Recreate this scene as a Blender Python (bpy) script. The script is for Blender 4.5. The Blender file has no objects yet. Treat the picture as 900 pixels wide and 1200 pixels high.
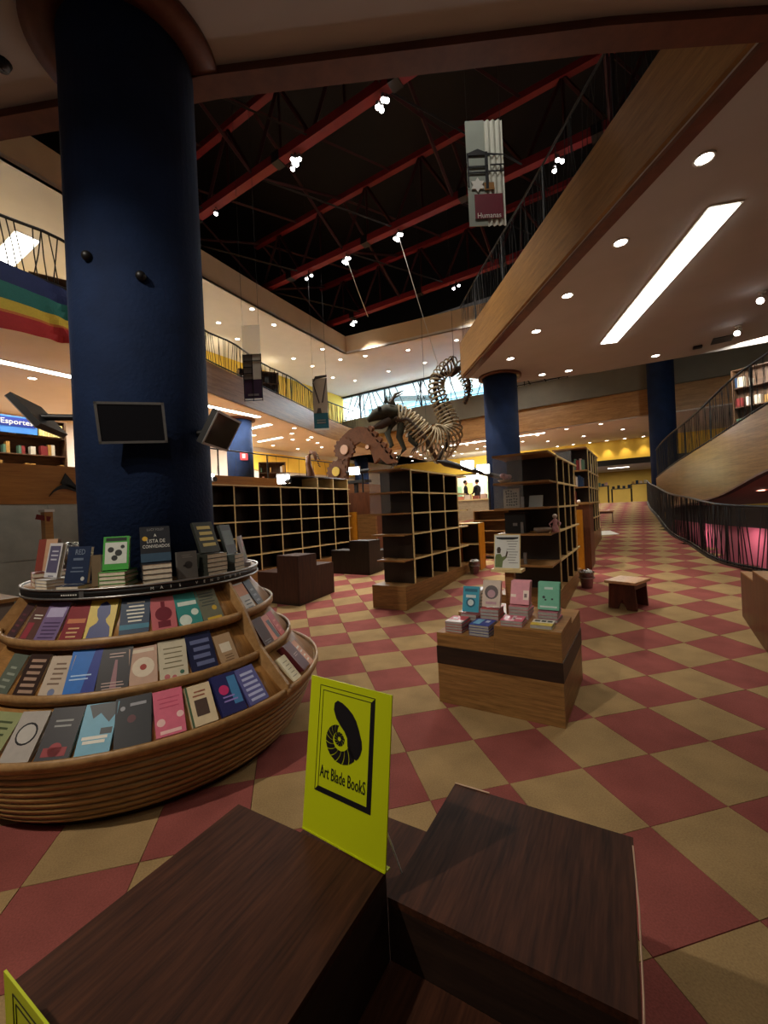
import bpy, bmesh, math, random
from mathutils import Vector, Matrix, Euler
random.seed(7)
R = math.radians
PI = math.pi
scn = bpy.context.scene
COL = scn.collection

# ------------------------------------------------------------------ camera
FPX = 485.0
YAW, ROLL, EYE = R(32.1), R(-2.7), 1.66
cam_d = bpy.data.cameras.new('camera')
cam = bpy.data.objects.new('camera', cam_d)
COL.objects.link(cam)
cam_d.sensor_fit = 'HORIZONTAL'
cam_d.sensor_width = 36.0
cam_d.lens = FPX / 900.0 * 36.0
cam_d.clip_start = 0.02
cam_d.clip_end = 200
_r0 = Vector((math.cos(YAW), math.sin(YAW), 0))
_f0 = Vector((-math.sin(YAW), math.cos(YAW), 0))
_d0 = Vector((0, 0, -1))
_cx = _r0 * math.cos(ROLL) - _d0 * math.sin(ROLL)
_cy = _r0 * math.sin(ROLL) + _d0 * math.cos(ROLL)
m3 = Matrix((_cx, -_cy, -_f0)).transposed()
cam.matrix_world = Matrix.Translation((0, 0, EYE)) @ m3.to_4x4()
scn.camera = cam

# ------------------------------------------------------------------ world, exposure
w = bpy.data.worlds.new('world')
scn.world = w
w.use_nodes = True
w.node_tree.nodes['Background'].inputs[0].default_value = (0.85, 0.72, 0.62, 1)
w.node_tree.nodes['Background'].inputs[1].default_value = 0.045
scn.view_settings.view_transform = 'Standard'
scn.view_settings.look = 'None'
scn.view_settings.gamma = 1.0
scn.view_settings.use_curve_mapping = False
scn.view_settings.exposure = 0.27

def light(name, kind, loc, power, color=(1, .93, .84), size=.2, size_y=None, aim=None, angle=None, blend=.6):
    d = bpy.data.lights.new(name, kind)
    d.energy = power
    d.color = color
    if kind == 'AREA':
        d.size = size
        if size_y:
            d.shape = 'RECTANGLE'
            d.size_y = size_y
    elif kind == 'SPOT':
        d.shadow_soft_size = size
        d.spot_size = R(angle or 80)
        d.spot_blend = blend
    else:
        d.shadow_soft_size = size
    o = bpy.data.objects.new(name, d)
    COL.objects.link(o)
    o.location = loc
    v = Vector(aim or (0, 0, -1))
    o.rotation_euler = v.to_track_quat('-Z', 'Y').to_euler()
    return o

# ------------------------------------------------------------------ materials
MATS = {}
def _mat(name):
    m = bpy.data.materials.new(name)
    m.use_nodes = True
    nt = m.node_tree
    return m, nt, nt.nodes['Principled BSDF']
def c4(c):
    return (c[0], c[1], c[2], 1)
def srgb(r, g, b):
    f = lambda v: (v / 255 / 12.92) if v / 255 <= .04045 else ((v / 255 + .055) / 1.055) ** 2.4
    return (f(r), f(g), f(b))
def plain(name, col, rough=.6, var=.12, scale=14.0, metal=0.0, bump=0.0, spec=.4):
    """paint / card / fabric: base colour with a gentle noise variation"""
    if name in MATS:
        return MATS[name]
    m, nt, b = _mat(name)
    tc = nt.nodes.new('ShaderNodeTexCoord')
    n = nt.nodes.new('ShaderNodeTexNoise')
    n.inputs['Scale'].default_value = scale
    n.inputs['Detail'].default_value = 5
    nt.links.new(tc.outputs['Object'], n.inputs['Vector'])
    rp = nt.nodes.new('ShaderNodeValToRGB')
    rp.color_ramp.elements[0].position = .3
    rp.color_ramp.elements[1].position = .7
    rp.color_ramp.elements[0].color = c4([v * (1 - var) for v in col])
    rp.color_ramp.elements[1].color = c4([min(1, v * (1 + var)) for v in col])
    nt.links.new(n.outputs['Fac'], rp.inputs['Fac'])
    nt.links.new(rp.outputs['Color'], b.inputs['Base Color'])
    b.inputs['Roughness'].default_value = rough
    b.inputs['Metallic'].default_value = metal
    b.inputs['Specular IOR Level'].default_value = spec
    if bump:
        bp = nt.nodes.new('ShaderNodeBump')
        bp.inputs['Strength'].default_value = bump
        bp.inputs['Distance'].default_value = .01
        n2 = nt.nodes.new('ShaderNodeTexNoise')
        n2.inputs['Scale'].default_value = scale * 12
        nt.links.new(tc.outputs['Object'], n2.inputs['Vector'])
        nt.links.new(n2.outputs['Fac'], bp.inputs['Height'])
        nt.links.new(bp.outputs['Normal'], b.inputs['Normal'])
    MATS[name] = m
    return m
def wood(name, c1, c2, rough=.42, stretch=(1, 1, 14), scale=2.2, spec=.4, fine=.35, coat=0.0):
    """stretched-noise grain; stretch is the squeeze per axis (high = fine across that axis)"""
    if name in MATS:
        return MATS[name]
    m, nt, b = _mat(name)
    tc = nt.nodes.new('ShaderNodeTexCoord')
    mp = nt.nodes.new('ShaderNodeMapping')
    mp.inputs['Scale'].default_value = stretch
    nt.links.new(tc.outputs['Object'], mp.inputs['Vector'])
    n = nt.nodes.new('ShaderNodeTexNoise')
    n.inputs['Scale'].default_value = scale
    n.inputs['Detail'].default_value = 7
    n.inputs['Roughness'].default_value = .62
    nt.links.new(mp.outputs['Vector'], n.inputs['Vector'])
    n2 = nt.nodes.new('ShaderNodeTexNoise')
    n2.inputs['Scale'].default_value = scale * 5
    n2.inputs['Detail'].default_value = 4
    nt.links.new(mp.outputs['Vector'], n2.inputs['Vector'])
    mx = nt.nodes.new('ShaderNodeMix')
    mx.inputs['Factor'].default_value = fine
    nt.links.new(n.outputs['Fac'], mx.inputs['A'])
    nt.links.new(n2.outputs['Fac'], mx.inputs['B'])
    rp = nt.nodes.new('ShaderNodeValToRGB')
    rp.color_ramp.elements[0].position = .36
    rp.color_ramp.elements[1].position = .64
    rp.color_ramp.elements[0].color = c4(c1)
    rp.color_ramp.elements[1].color = c4(c2)
    nt.links.new(mx.outputs['Result'], rp.inputs['Fac'])
    nt.links.new(rp.outputs['Color'], b.inputs['Base Color'])
    b.inputs['Roughness'].default_value = rough
    b.inputs['Specular IOR Level'].default_value = spec
    b.inputs['Coat Weight'].default_value = coat
    b.inputs['Coat Roughness'].default_value = .25
    MATS[name] = m
    return m
def emit(name, col, strength):
    if name in MATS:
        return MATS[name]
    m, nt, b = _mat(name)
    b.inputs['Base Color'].default_value = c4(col)
    b.inputs['Emission Color'].default_value = c4(col)
    b.inputs['Emission Strength'].default_value = strength
    MATS[name] = m
    return m
def glass(name, tint=(.8, .9, .95), rough=.03, alpha=.22):
    """thin pane: mostly see-through with a clear reflection"""
    if name in MATS:
        return MATS[name]
    m, nt, b = _mat(name)
    b.inputs['Base Color'].default_value = c4(tint)
    b.inputs['Roughness'].default_value = rough
    b.inputs['Alpha'].default_value = alpha
    b.inputs['Specular IOR Level'].default_value = .9
    MATS[name] = m
    return m

W_BROWN = wood('honey laminate', srgb(112, 79, 42), srgb(164, 120, 70), stretch=(1, 1, 16))
W_BROWNV = wood('honey laminate flat', srgb(132, 92, 48), srgb(184, 134, 76), stretch=(1, 14, 1))
W_HULL = wood('ribbed oak', srgb(122, 88, 48), srgb(180, 140, 86), stretch=(1.2, 1.2, 10), rough=.4)
W_TRAY = wood('tray maple', srgb(146, 108, 66), srgb(188, 148, 98), stretch=(2, 2, 2), scale=3)
W_DARK = wood('dark walnut laminate', srgb(44, 24, 15), srgb(80, 46, 30), stretch=(14, 1, 14), rough=.6, scale=1.6, fine=.5, spec=.14)
W_DARKX = wood('dark walnut laminate cross', srgb(46, 30, 20), srgb(80, 56, 40), stretch=(14, 1, 14), rough=.5, scale=2.0, fine=.6, spec=.3)
W_EBONY = wood('ebony band', srgb(34, 22, 16), srgb(54, 36, 26), stretch=(1, 1, 12), rough=.5)
W_SHELF = wood('pale shelf edge', srgb(212, 186, 126), srgb(240, 216, 158), stretch=(1, 1, 6), rough=.45)
W_MAHOG = wood('mahogany box', srgb(48, 26, 17), srgb(72, 42, 28), stretch=(10, 10, 1), rough=.5)
W_CHARC = wood('charcoal stained box', srgb(30, 26, 22), srgb(46, 40, 34), stretch=(10, 10, 1), rough=.5)
W_BALC = wood('balcony oak veneer', srgb(136, 96, 52), srgb(182, 136, 82), stretch=(1, .5, 9), rough=.38, scale=1.4)
W_BALCR = wood('ramp oak veneer', srgb(116, 84, 50), srgb(160, 120, 76), stretch=(1, .5, 9), rough=.3, scale=1.4, coat=.3)
W_LIP = wood('red brown edge strip', srgb(80, 42, 28), srgb(104, 58, 38), stretch=(1, 1, 4), rough=.5)
W_ORANGE = wood('orange end board', srgb(186, 116, 22), srgb(214, 142, 34), stretch=(3, 3, 1), rough=.45)
W_STOOL = wood('stool top pine', srgb(186, 134, 94), srgb(230, 182, 136), stretch=(1, 8, 8), rough=.35)
W_STOOLD = wood('stool mahogany legs', srgb(62, 28, 20), srgb(92, 44, 30), stretch=(6, 6, 1), rough=.45)
BLACKPAN = plain('black shelf panel', srgb(42, 31, 24), .35, .2, 3)
BLUEFELT = plain('navy felted column', srgb(20, 36, 66), .85, .22, 3.0, bump=.4, spec=.2)
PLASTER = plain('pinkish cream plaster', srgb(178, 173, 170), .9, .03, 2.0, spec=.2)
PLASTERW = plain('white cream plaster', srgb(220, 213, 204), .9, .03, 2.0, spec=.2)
TAN = plain('tan painted fascia', srgb(218, 190, 152), .8, .04, 2.0, spec=.2)
GREYBAND = plain('olive grey metal band', srgb(104, 100, 86), .6, .08, 2.0)
YELLOWW = plain('yellow wall paint', srgb(232, 192, 76), .8, .06, 1.0)
BLACKM = plain('black painted metal', srgb(22, 20, 20), .45, .1, 10)
DARKROOF = plain('night roof panel', srgb(7, 7, 11), .7, .2, .6)
REDST = plain('red painted steel', srgb(120, 26, 34), .55, .1, 2.0)
REDSTD = plain('dull red steel lattice', srgb(58, 16, 20), .6, .12, 2.0)
STEEL = plain('brushed steel', srgb(150, 148, 146), .35, .08, 20, metal=.8)
CHROME = plain('dented chrome', srgb(190, 188, 186), .18, .1, 9, metal=.95, bump=.6)
WHITEP = plain('white plastic', srgb(224, 222, 214), .5, .03, 5)
PAPER = plain('cream page block', srgb(226, 212, 188), .9, .1, 60)
PAPERG = plain('grey page block', srgb(176, 172, 164), .9, .1, 60)
MARBLE = plain('pale marble', srgb(168, 172, 162), .3, .16, 2.6)
LAMPW = emit('cool fluorescent tube', (1.0, .97, .86), 7.0)
LAMPS = emit('warm downlight lens', (1.0, .93, .8), 14.0)
LAMPX = emit('flood lamp lens', (1.0, .98, .95), 16.0)

# ------------------------------------------------------------------ builders
class MB:
    """collects shapes; build() links them as ONE mesh object"""
    def __init__(s):
        s.v = []
        s.f = []
        s.sm = []
    def add(s, vs, fs, smooth=False):
        o = len(s.v)
        s.v += [tuple(v) for v in vs]
        s.f += [tuple(i + o for i in f) for f in fs]
        s.sm += [smooth] * len(fs)
        return s
    def box(s, x0, x1, y0, y1, z0, z1, M=None):
        vs = [Vector(p) for p in ((x0, y0, z0), (x1, y0, z0), (x1, y1, z0), (x0, y1, z0), (x0, y0, z1), (x1, y0, z1), (x1, y1, z1), (x0, y1, z1))]
        if M:
            vs = [M @ v for v in vs]
        return s.add(vs, [(3, 2, 1, 0), (4, 5, 6, 7), (0, 1, 5, 4), (1, 2, 6, 5), (2, 3, 7, 6), (3, 0, 4, 7)])
    def prism(s, pts, d, M=None):
        """polygon pts (2d, ccw) extruded along +z by d, then M"""
        n = len(pts)
        vs = [Vector((p[0], p[1], 0)) for p in pts] + [Vector((p[0], p[1], d)) for p in pts]
        if M:
            vs = [M @ v for v in vs]
        fs = [tuple(range(n - 1, -1, -1)), tuple(range(n, 2 * n))] + [(i, (i + 1) % n, n + (i + 1) % n, n + i) for i in range(n)]
        return s.add(vs, fs)
    def lathe(s, prof, n=32, a0=0, a1=2 * PI, c=(0, 0), smooth=True):
        """closed profile [(r,z)...] swept about z through c"""
        full = abs(a1 - a0 - 2 * PI) < 1e-6
        m = n if full else n + 1
        vs = []
        for i in range(m):
            a = a0 + (a1 - a0) * i / n
            for r, z in prof:
                vs.append((c[0] + r * math.cos(a), c[1] + r * math.sin(a), z))
        k = len(prof)
        fs = []
        for i in range(n):
            j = (i + 1) % m
            for q in range(k):
                p = (q + 1) % k
                fs.append((i * k + q, j * k + q, j * k + p, i * k + p))
        s.add(vs, fs, smooth)
        if not full:
            s.add(vs[:k], [tuple(range(k))])
            s.add(vs[-k:], [tuple(range(k - 1, -1, -1))])
        return s
    def tube(s, pts, r, n=8, caps=True):
        pts = [Vector(p) for p in pts]
        rs = r if isinstance(r, (list, tuple)) else [r] * len(pts)
        vs = []
        up = Vector((0, 0, 1))
        for i, p in enumerate(pts):
            t = (pts[min(i + 1, len(pts) - 1)] - pts[max(i - 1, 0)]).normalized()
            u = up if abs(t.dot(up)) < .95 else Vector((1, 0, 0))
            a = t.cross(u).normalized()
            b = a.cross(t).normalized()
            for k in range(n):
                q = 2 * PI * k / n
                vs.append(p + (a * math.cos(q) + b * math.sin(q)) * rs[i])
        fs = []
        for i in range(len(pts) - 1):
            for k in range(n):
                l = (k + 1) % n
                fs.append((i * n + k, i * n + l, (i + 1) * n + l, (i + 1) * n + k))
        s.add(vs, fs, n > 4)
        if caps:
            s.add(vs[:n], [tuple(range(n - 1, -1, -1))])
            s.add(vs[-n:], [tuple(range(n))])
        return s
    def bar(s, a, b, r):
        return s.tube([a, b], r, 4)
    def ball(s, c, r, n=12, m=7, sq=(1, 1, 1)):
        vs = []
        for i in range(m + 1):
            ph = PI * i / m
            for k in range(n):
                q = 2 * PI * k / n
                vs.append((c[0] + r * sq[0] * math.sin(ph) * math.cos(q), c[1] + r * sq[1] * math.sin(ph) * math.sin(q), c[2] + r * sq[2] * math.cos(ph)))
        fs = []
        for i in range(m):
            for k in range(n):
                l = (k + 1) % n
                fs.append((i * n + k, (i + 1) * n + k, (i + 1) * n + l, i * n + l))
        return s.add(vs, fs, True)
    def strip(s, A, B, th):
        """wall between polyline A (bottom) and B (top), thickness vector th (list or single)"""
        n = len(A)
        T = th if isinstance(th, list) else [th] * n
        vs = []
        for i in range(n):
            a, b, t = Vector(A[i]), Vector(B[i]), Vector(T[i])
            vs += [a, b, b + t, a + t]
        fs = []
        for i in range(n - 1):
            o, q = 4 * i, 4 * i + 4
            for k in range(4):
                l = (k + 1) % 4
                fs.append((o + k, o + l, q + l, q + k))
        fs += [(3, 2, 1, 0), (4 * n - 4, 4 * n - 3, 4 * n - 2, 4 * n - 1)]
        return s.add(vs, fs)
    def text(s, body, size, M, ext=.0006, xs=1.0, align='CENTER'):
        cu = bpy.data.curves.new('t', 'FONT')
        cu.body = body
        cu.size = size
        cu.align_x = align
        cu.align_y = 'CENTER'
        cu.extrude = ext
        cu.resolution_u = 2
        o = bpy.data.objects.new('t', cu)
        COL.objects.link(o)
        bpy.context.view_layer.update()
        me = bpy.data.meshes.new_from_object(o.evaluated_get(bpy.context.evaluated_depsgraph_get()))
        S = Matrix.Diagonal((xs, 1, 1, 1))
        s.add([M @ (S @ v.co) for v in me.vertices], [tuple(p.vertices) for p in me.polygons])
        bpy.data.objects.remove(o)
        bpy.data.curves.remove(cu)
        bpy.data.meshes.remove(me)
        return s
    def mesh(s, name, off=None):
        me = bpy.data.meshes.new(name)
        v = s.v if off is None else [(p[0] - off[0], p[1] - off[1], p[2] - off[2]) for p in s.v]
        me.from_pydata(v, [], s.f)
        me.polygons.foreach_set('use_smooth', s.sm)
        me.update()
        bm = bmesh.new()
        bm.from_mesh(me)
        bmesh.ops.recalc_face_normals(bm, faces=bm.faces)
        bm.to_mesh(me)
        bm.free()
        return me
    def build(s, name, mat, parent=None, world=True, bevel=0.0):
        """world=True: vertices are in world space, parents unrotated"""
        off = None
        if parent is not None and world:
            off = wloc(parent)
        me = s.mesh(name, off)
        me.materials.append(mat)
        o = bpy.data.objects.new(name, me)
        COL.objects.link(o)
        o.parent = parent
        if bevel:
            bv = o.modifiers.new('bevel', 'BEVEL')
            bv.width = bevel
            bv.segments = 2
            bv.limit_method = 'ANGLE'
        return o
def wloc(o):
    p = Vector((0, 0, 0))
    while o is not None:
        p = p + o.location
        o = o.parent
    return p
def tag(o, label, cat, group=None):
    o['label'] = label
    o['category'] = cat
    if group:
        o['group'] = group
    return o
def thing(name, label, cat, loc=(0, 0, 0), rotz=0, group=None):
    o = bpy.data.objects.new(name, None)
    COL.objects.link(o)
    o.empty_display_size = .1
    o.location = loc
    o.rotation_euler = (0, 0, rotz)
    return tag(o, label, cat, group)
def struct(o):
    o['kind'] = 'structure'
    return o
def stuff(o):
    o['kind'] = 'stuff'
    return o
def B(x0, x1, y0, y1, z0, z1):
    return MB().box(x0, x1, y0, y1, z0, z1)
def copy_tree(o, parent=None):
    c = o.copy()
    COL.objects.link(c)
    c.parent = parent
    for ch in list(o.children):
        copy_tree(ch, c)
    return c
def lerp_path(P, n):
    """catmull-rom through P, n samples per span"""
    P = [Vector(p) for p in P]
    out = []
    for i in range(len(P) - 1):
        a, b, c, d = P[max(i - 1, 0)], P[i], P[i + 1], P[min(i + 2, len(P) - 1)]
        for k in range(n):
            t = k / n
            out.append(.5 * ((2 * b) + (c - a) * t + (2 * a - 5 * b + 4 * c - d) * t * t + (3 * b - a - 3 * c + d) * t ** 3))
    out.append(P[-1])
    return out
RS, RY = .075, 5.0
def fz(y):
    """floor height: flat, an easing curve, then the long ramp up the aisle"""
    y = min(y, 26.0)
    if y < 4.2:
        return 0.0
    if y < 5.8:
        return RS * (y - 4.2) ** 2 / 3.2
    return RS * (y - RY)
def fslope(y):
    return 0.0 if y < 4.2 else math.atan(RS * min(1.0, (y - 4.2) / 1.6))

# ================================================================== SETTING
SOF = 5.4      # soffit of the mezzanine slabs
UPC = 9.4      # upper ceiling
# ---- right-hand limit of the ground floor (wire railing line)
RAIL = [(7.9, 6.6), (4.8, 7.6), (3.3, 8.2), (2.4, 8.75), (1.73, 9.3), (1.19, 10.24), (.92, 12.2), (.62, 14.1), (.42, 18.6), (.26, 21.75), (.2, 25.5)]
def xr(y):
    if y <= RAIL[0][1]:
        return RAIL[0][0]
    for (a, b), (c, d) in zip(RAIL, RAIL[1:]):
        if b <= y <= d:
            return a + (c - a) * (y - b) / (d - b)
    return .2
FLBED = plain('dark floor bed', srgb(46, 30, 26), .95, .1, 8)
ys = [-4, 0, 3, 4.2, 4.5, 4.8, 5, 5.2] + [5 + .5 * k for k in range(1, 42)] + [26, 41]
fl = MB()
vs, fs = [], []
for y in ys:
    e = xr(y) if y < 26 else 5.0
    xl = -10.0 if y < 22 else -17.2
    vs += [(xl, y, fz(y) - .05), (e, y, fz(y) - .05), (e, y, fz(y) - .3), (xl, y, fz(y) - .3)]
for i in range(len(ys) - 1):
    for k in range(4):
        l = (k + 1) % 4
        fs.append((4 * i + k, 4 * i + l, 4 * i + 4 + l, 4 * i + 4 + k))
fl.add(vs, fs)
floor = struct(fl.build('floor', FLBED))
# ---- carpet tiles, laid at 45 degrees to the building
def carpet(name, col):
    m, nt, b = _mat(name)
    tc = nt.nodes.new('ShaderNodeTexCoord')
    oi = nt.nodes.new('ShaderNodeObjectInfo')
    n = nt.nodes.new('ShaderNodeTexNoise')
    n.inputs['Scale'].default_value = 120
    n.inputs['Detail'].default_value = 3
    n2 = nt.nodes.new('ShaderNodeTexNoise')
    n2.inputs['Scale'].default_value = 3.5
    n2.inputs['Detail'].default_value = 3
    nt.links.new(tc.outputs['Object'], n.inputs['Vector'])
    ge = nt.nodes.new('ShaderNodeNewGeometry')
    nt.links.new(ge.outputs['Position'], n2.inputs['Vector'])
    ad = nt.nodes.new('ShaderNodeMath')
    ad.operation = 'ADD'
    nt.links.new(n.outputs['Fac'], ad.inputs[0])
    nt.links.new(n2.outputs['Fac'], ad.inputs[1])
    rp = nt.nodes.new('ShaderNodeValToRGB')
    rp.color_ramp.elements[0].position = .35
    rp.color_ramp.elements[1].position = .65
    rp.color_ramp.elements[0].color = c4([v * .78 for v in col])
    rp.color_ramp.elements[1].color = c4([v * 1.2 for v in col])
    dv = nt.nodes.new('ShaderNodeMath')
    dv.operation = 'MULTIPLY'
    dv.inputs[1].default_value = .5
    nt.links.new(ad.outputs[0], dv.inputs[0])
    nt.links.new(dv.outputs[0], rp.inputs['Fac'])
    nt.links.new(rp.outputs['Color'], b.inputs['Base Color'])
    bp = nt.nodes.new('ShaderNodeBump')
    bp.inputs['Strength'].default_value = .5
    bp.inputs['Distance'].default_value = .004
    nt.links.new(n.outputs['Fac'], bp.inputs['Height'])
    nt.links.new(bp.outputs['Normal'], b.inputs['Normal'])
    b.inputs['Roughness'].default_value = .9
    b.inputs['Specular IOR Level'].default_value = .15
    return m
C_RED = carpet('brick red carpet', srgb(146, 80, 73))
C_TAN = carpet('sand carpet', srgb(164, 136, 94))
TS = .5013
TA = R(12.9) + YAW      # tile axis i in building coordinates
oxc, oyc = 1.276, 2.102   # grid corner (camera-level frame)
T0 = (oxc * math.cos(YAW) - oyc * math.sin(YAW), oxc * math.sin(YAW) + oyc * math.cos(YAW))
ti = (math.cos(TA) * TS, math.sin(TA) * TS)
tj = (-math.sin(TA) * TS, math.cos(TA) * TS)
h = TS / 2 - .0018
tile_me = []
for mt in (C_RED, C_TAN):
    me = MB().box(-h, h, -h, h, -.012, 0).mesh('carpet_tile')
    me.materials.append(mt)
    tile_me.append(me)
cand = []
for i in range(-45, 46):
    for j in range(-45, 60):
        x = T0[0] + ti[0] * (i + .5) + tj[0] * (j + .5)
        y = T0[1] + ti[1] * (i + .5) + tj[1] * (j + .5)
        if y < -2.5 or y > 26 or x > xr(y) + .08 or x < (-9.9 if y < 22.3 else -16.9):
            continue
        f = -x * math.sin(YAW) + y * math.cos(YAW)
        s_ = x * math.cos(YAW) + y * math.sin(YAW)
        hid = math.hypot(x + 3.36, y - 1.82) < .85 or (-1.45 < x < -.65 and 3.35 < y < 4.15)
        vis = f > .6 and abs(s_) < f * .99 and y < 12 and not hid
        cand.append((0 if vis else 1, math.hypot(x, y), x, y, (i + j) % 2))
cand.sort()
rest = {0: MB(), 1: MB()}
for n_, (v_, d_, x, y, cidx) in enumerate(cand):
    slope = fslope(y)
    if n_ < 300:
        o = bpy.data.objects.new('carpet_tile', tile_me[cidx])
        COL.objects.link(o)
        o.parent = floor
        o.location = (x, y, fz(y) + random.uniform(-.0008, .0008))
        o.rotation_euler = (Matrix.Rotation(slope, 3, 'X') @ Matrix.Rotation(TA, 3, 'Z')).to_euler()
    else:
        M = Matrix.Translation((x, y, fz(y))) @ Matrix.Rotation(slope, 4, 'X') @ Matrix.Rotation(TA, 4, 'Z')
        rest[cidx].box(-h, h, -h, h, -.012, 0, M)
stuff(rest[0].build('red_carpet_tiles', C_RED, floor))
stuff(rest[1].build('sand_carpet_tiles', C_TAN, floor))

def poly_slab(name, pts, z0, z1, mat):
    return struct(MB().prism(pts, z1 - z0, Matrix.Translation((0, 0, z0))).build(name, mat))
# ---- near slab over the camera, with its dropped brown edge
NE = [(-9.3, -.45), (-7.2, .55), (-4.95, 1.50), (-4.1, 1.90), (-3.01, 2.38), (-1.7, 3.08), (-.17, 3.90), (1.0, 4.60)]
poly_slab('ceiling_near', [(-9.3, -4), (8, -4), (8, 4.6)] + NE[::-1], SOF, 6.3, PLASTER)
inn = []
for i, p in enumerate(NE):
    a, b = Vector(NE[max(i - 1, 0)]), Vector(NE[min(i + 1, len(NE) - 1)])
    t = (b - a).normalized()
    nrm = Vector((t.y, -t.x))
    inn.append((p[0] + nrm.x * .20, p[1] + nrm.y * .20))
lip = MB().strip([(a[0], a[1], SOF - .07) for a in inn], [(a[0], a[1], SOF) for a in inn], [Vector((b[0] - a[0], b[1] - a[1], 0)) for a, b in zip(inn, NE)])
struct(lip.build('trim_near_edge', W_LIP))
# ---- right mezzanine slab
RE = [(1.0, 4.6), (-4.21, 11.31)]
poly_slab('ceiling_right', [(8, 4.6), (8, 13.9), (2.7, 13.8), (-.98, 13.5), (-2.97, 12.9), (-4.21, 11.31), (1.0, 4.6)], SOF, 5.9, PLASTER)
d_ = (Vector(RE[1]) - Vector(RE[0])).normalized()
n_ = Vector((-d_.y, d_.x))       # towards the atrium
A0 = Vector((1.05, 4.54))
A1 = Vector(RE[1])
o1 = n_ * .06
struct(MB().strip([(A0.x, A0.y, SOF + .021), (A1.x, A1.y, SOF + .02)], [(A0.x, A0.y, SOF + .98), (A1.x, A1.y, SOF + .98)], Vector((o1.x, o1.y, 0))).build('trim_right_fascia', wood('right fascia oak', srgb(116, 82, 42), srgb(152, 112, 62), stretch=(1, 1, 12), rough=.45, scale=1.4)))
o2 = n_ * -.17
struct(MB().strip([(A0.x, A0.y, SOF - .05), (A1.x, A1.y, SOF - .05)], [(A0.x, A0.y, SOF + .02), (A1.x, A1.y, SOF + .02)], Vector((o2.x, o2.y, 0))).build('trim_right_lip', W_LIP))
# end of the slab turning the corner at the column
E0, E1 = Vector((-4.21, 11.31)), Vector((-2.97, 12.9))
struct(MB().strip([(E0.x, E0.y, SOF), (E1.x, E1.y, SOF)], [(E0.x, E0.y, SOF + .98), (E1.x, E1.y, SOF + .98)], Vector((-.05, .04, 0))).build('trim_right_return', W_BALC))
# ---- columns
def column(x, y, z0, z1, r, label, collar=None):
    t = thing('column', label, 'column', (x, y, z0))
    MB().lathe([(0, z0), (r, z0), (r, z1), (0, z1)], 48, c=(x, y)).build('shaft', BLUEFELT, t)
    if collar:
        MB().lathe([(r - .01, collar - .06), (collar_r, collar - .06), (collar_r, collar), (r - .01, collar)], 48, R(collar_a[0]), R(collar_a[1]), c=(x, y)).build('collar', W_LIP, t)
    return t
CX, CY = -3.36, 1.82
collar_r = .68
collar_a = (173, 415)     # only where the slab is
column(CX, CY, 0, SOF, .47, 'thick navy blue column rising from the round book display', SOF)
collar_r = .60
collar_a = (0, 360)
column(-3.36, 11.95, fz(11.9), SOF, .47, 'navy blue column standing behind the dark shelf units', SOF)
column(.80, 20.9, fz(20), UPC, .48, 'navy blue column beside the far end of the wire railing')
column(-12.8, 10.4, 2.1, SOF, .47, 'brightly lit blue column on the raised level behind the grid shelf', SOF)
column(-16.2, 23.2, fz(23), SOF, .47, 'small distant blue column behind the toothed wooden arch')
# ---- left balcony slab, wavy wooden parapet
LB = lerp_path([(-9.3, -3, 0), (-9.35, 2, 0), (-9.5, 4, 0), (-10.0, 6, 0), (-10.65, 7.76, 0), (-11.19, 9.85, 0), (-11.98, 12.76, 0), (-13.08, 16.88, 0), (-13.73, 22.0, 0)], 5)
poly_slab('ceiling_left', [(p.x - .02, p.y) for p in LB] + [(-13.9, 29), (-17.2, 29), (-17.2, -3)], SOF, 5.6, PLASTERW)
struct(MB().strip([(p.x, p.y, SOF) for p in LB], [(p.x, p.y, 6.3) for p in LB], Vector((-.08, 0, 0))).build('trim_left_parapet', W_BALC))
# ---- far cross balcony: oak band, dark band, soffit behind
struct(B(-17.2, 8, 22, 22.1, 5.45, 6.58).build('trim_cross_oak', W_BALC))
struct(B(-17.2, 8, 21.8, 22.1, 6.58, 7.75).build('trim_cross_dark', GREYBAND))
struct(B(-17.2, 8, 22.1, 29.5, SOF, 5.6).build('ceiling_far', PLASTERW))
struct(B(-17.2, 8, 29.3, 29.5, 4.2, SOF).build('wall_far_header', YELLOWW))
struct(B(-17.2, 8, 29.5, 41, 4.2, 4.3).build('ceiling_back', PLASTERW))
struct(B(-17.2, 8, 41, 41.2, 0, 4.3).build('wall_back', plain('mustard back wall', srgb(196, 158, 70), .8, .08, 1)))
struct(B(-6.5, 6, 29.0, 29.3, 3.86, 4.2).build('trim_far_beam', BLACKM))
# ---- upper ceiling round the roof opening, tan fascia
OE = lerp_path([(-10.95, -3, 0), (-11.0, 3.3, 0), (-11.35, 6, 0), (-11.6, 9, 0), (-11.75, 12, 0), (-11.9, 16.2, 0)], 4)
poly_slab('ceiling_upper_left', [(p.x, p.y) for p in OE] + [(-17.2, 16.2), (-17.2, -3)], UPC, UPC + .1, PLASTERW)
poly_slab('ceiling_upper_far', [(-17.2, 16.2), (-11.9, 16.2), (-5.4, 17.2), (8, 18.6), (8, 29), (-17.2, 29)], UPC, UPC + .1, PLASTERW)
struct(MB().strip([(p.x, p.y, UPC) for p in OE], [(p.x, p.y, UPC + .85) for p in OE], Vector((-.1, 0, 0))).build('trim_opening_left', TAN))
struct(MB().strip([(-11.95, 16.2, UPC), (-5.4, 17.2, UPC), (8, 18.6, UPC)], [(-11.95, 16.2, UPC + .85), (-5.4, 17.2, UPC + .85), (8, 18.6, UPC + .85)], Vector((0, .1, 0))).build('trim_opening_far', TAN))
struct(B(-16.8, -16.6, -3, 22, 5.6, UPC).build('wall_upper_left', YELLOWW))
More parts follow.
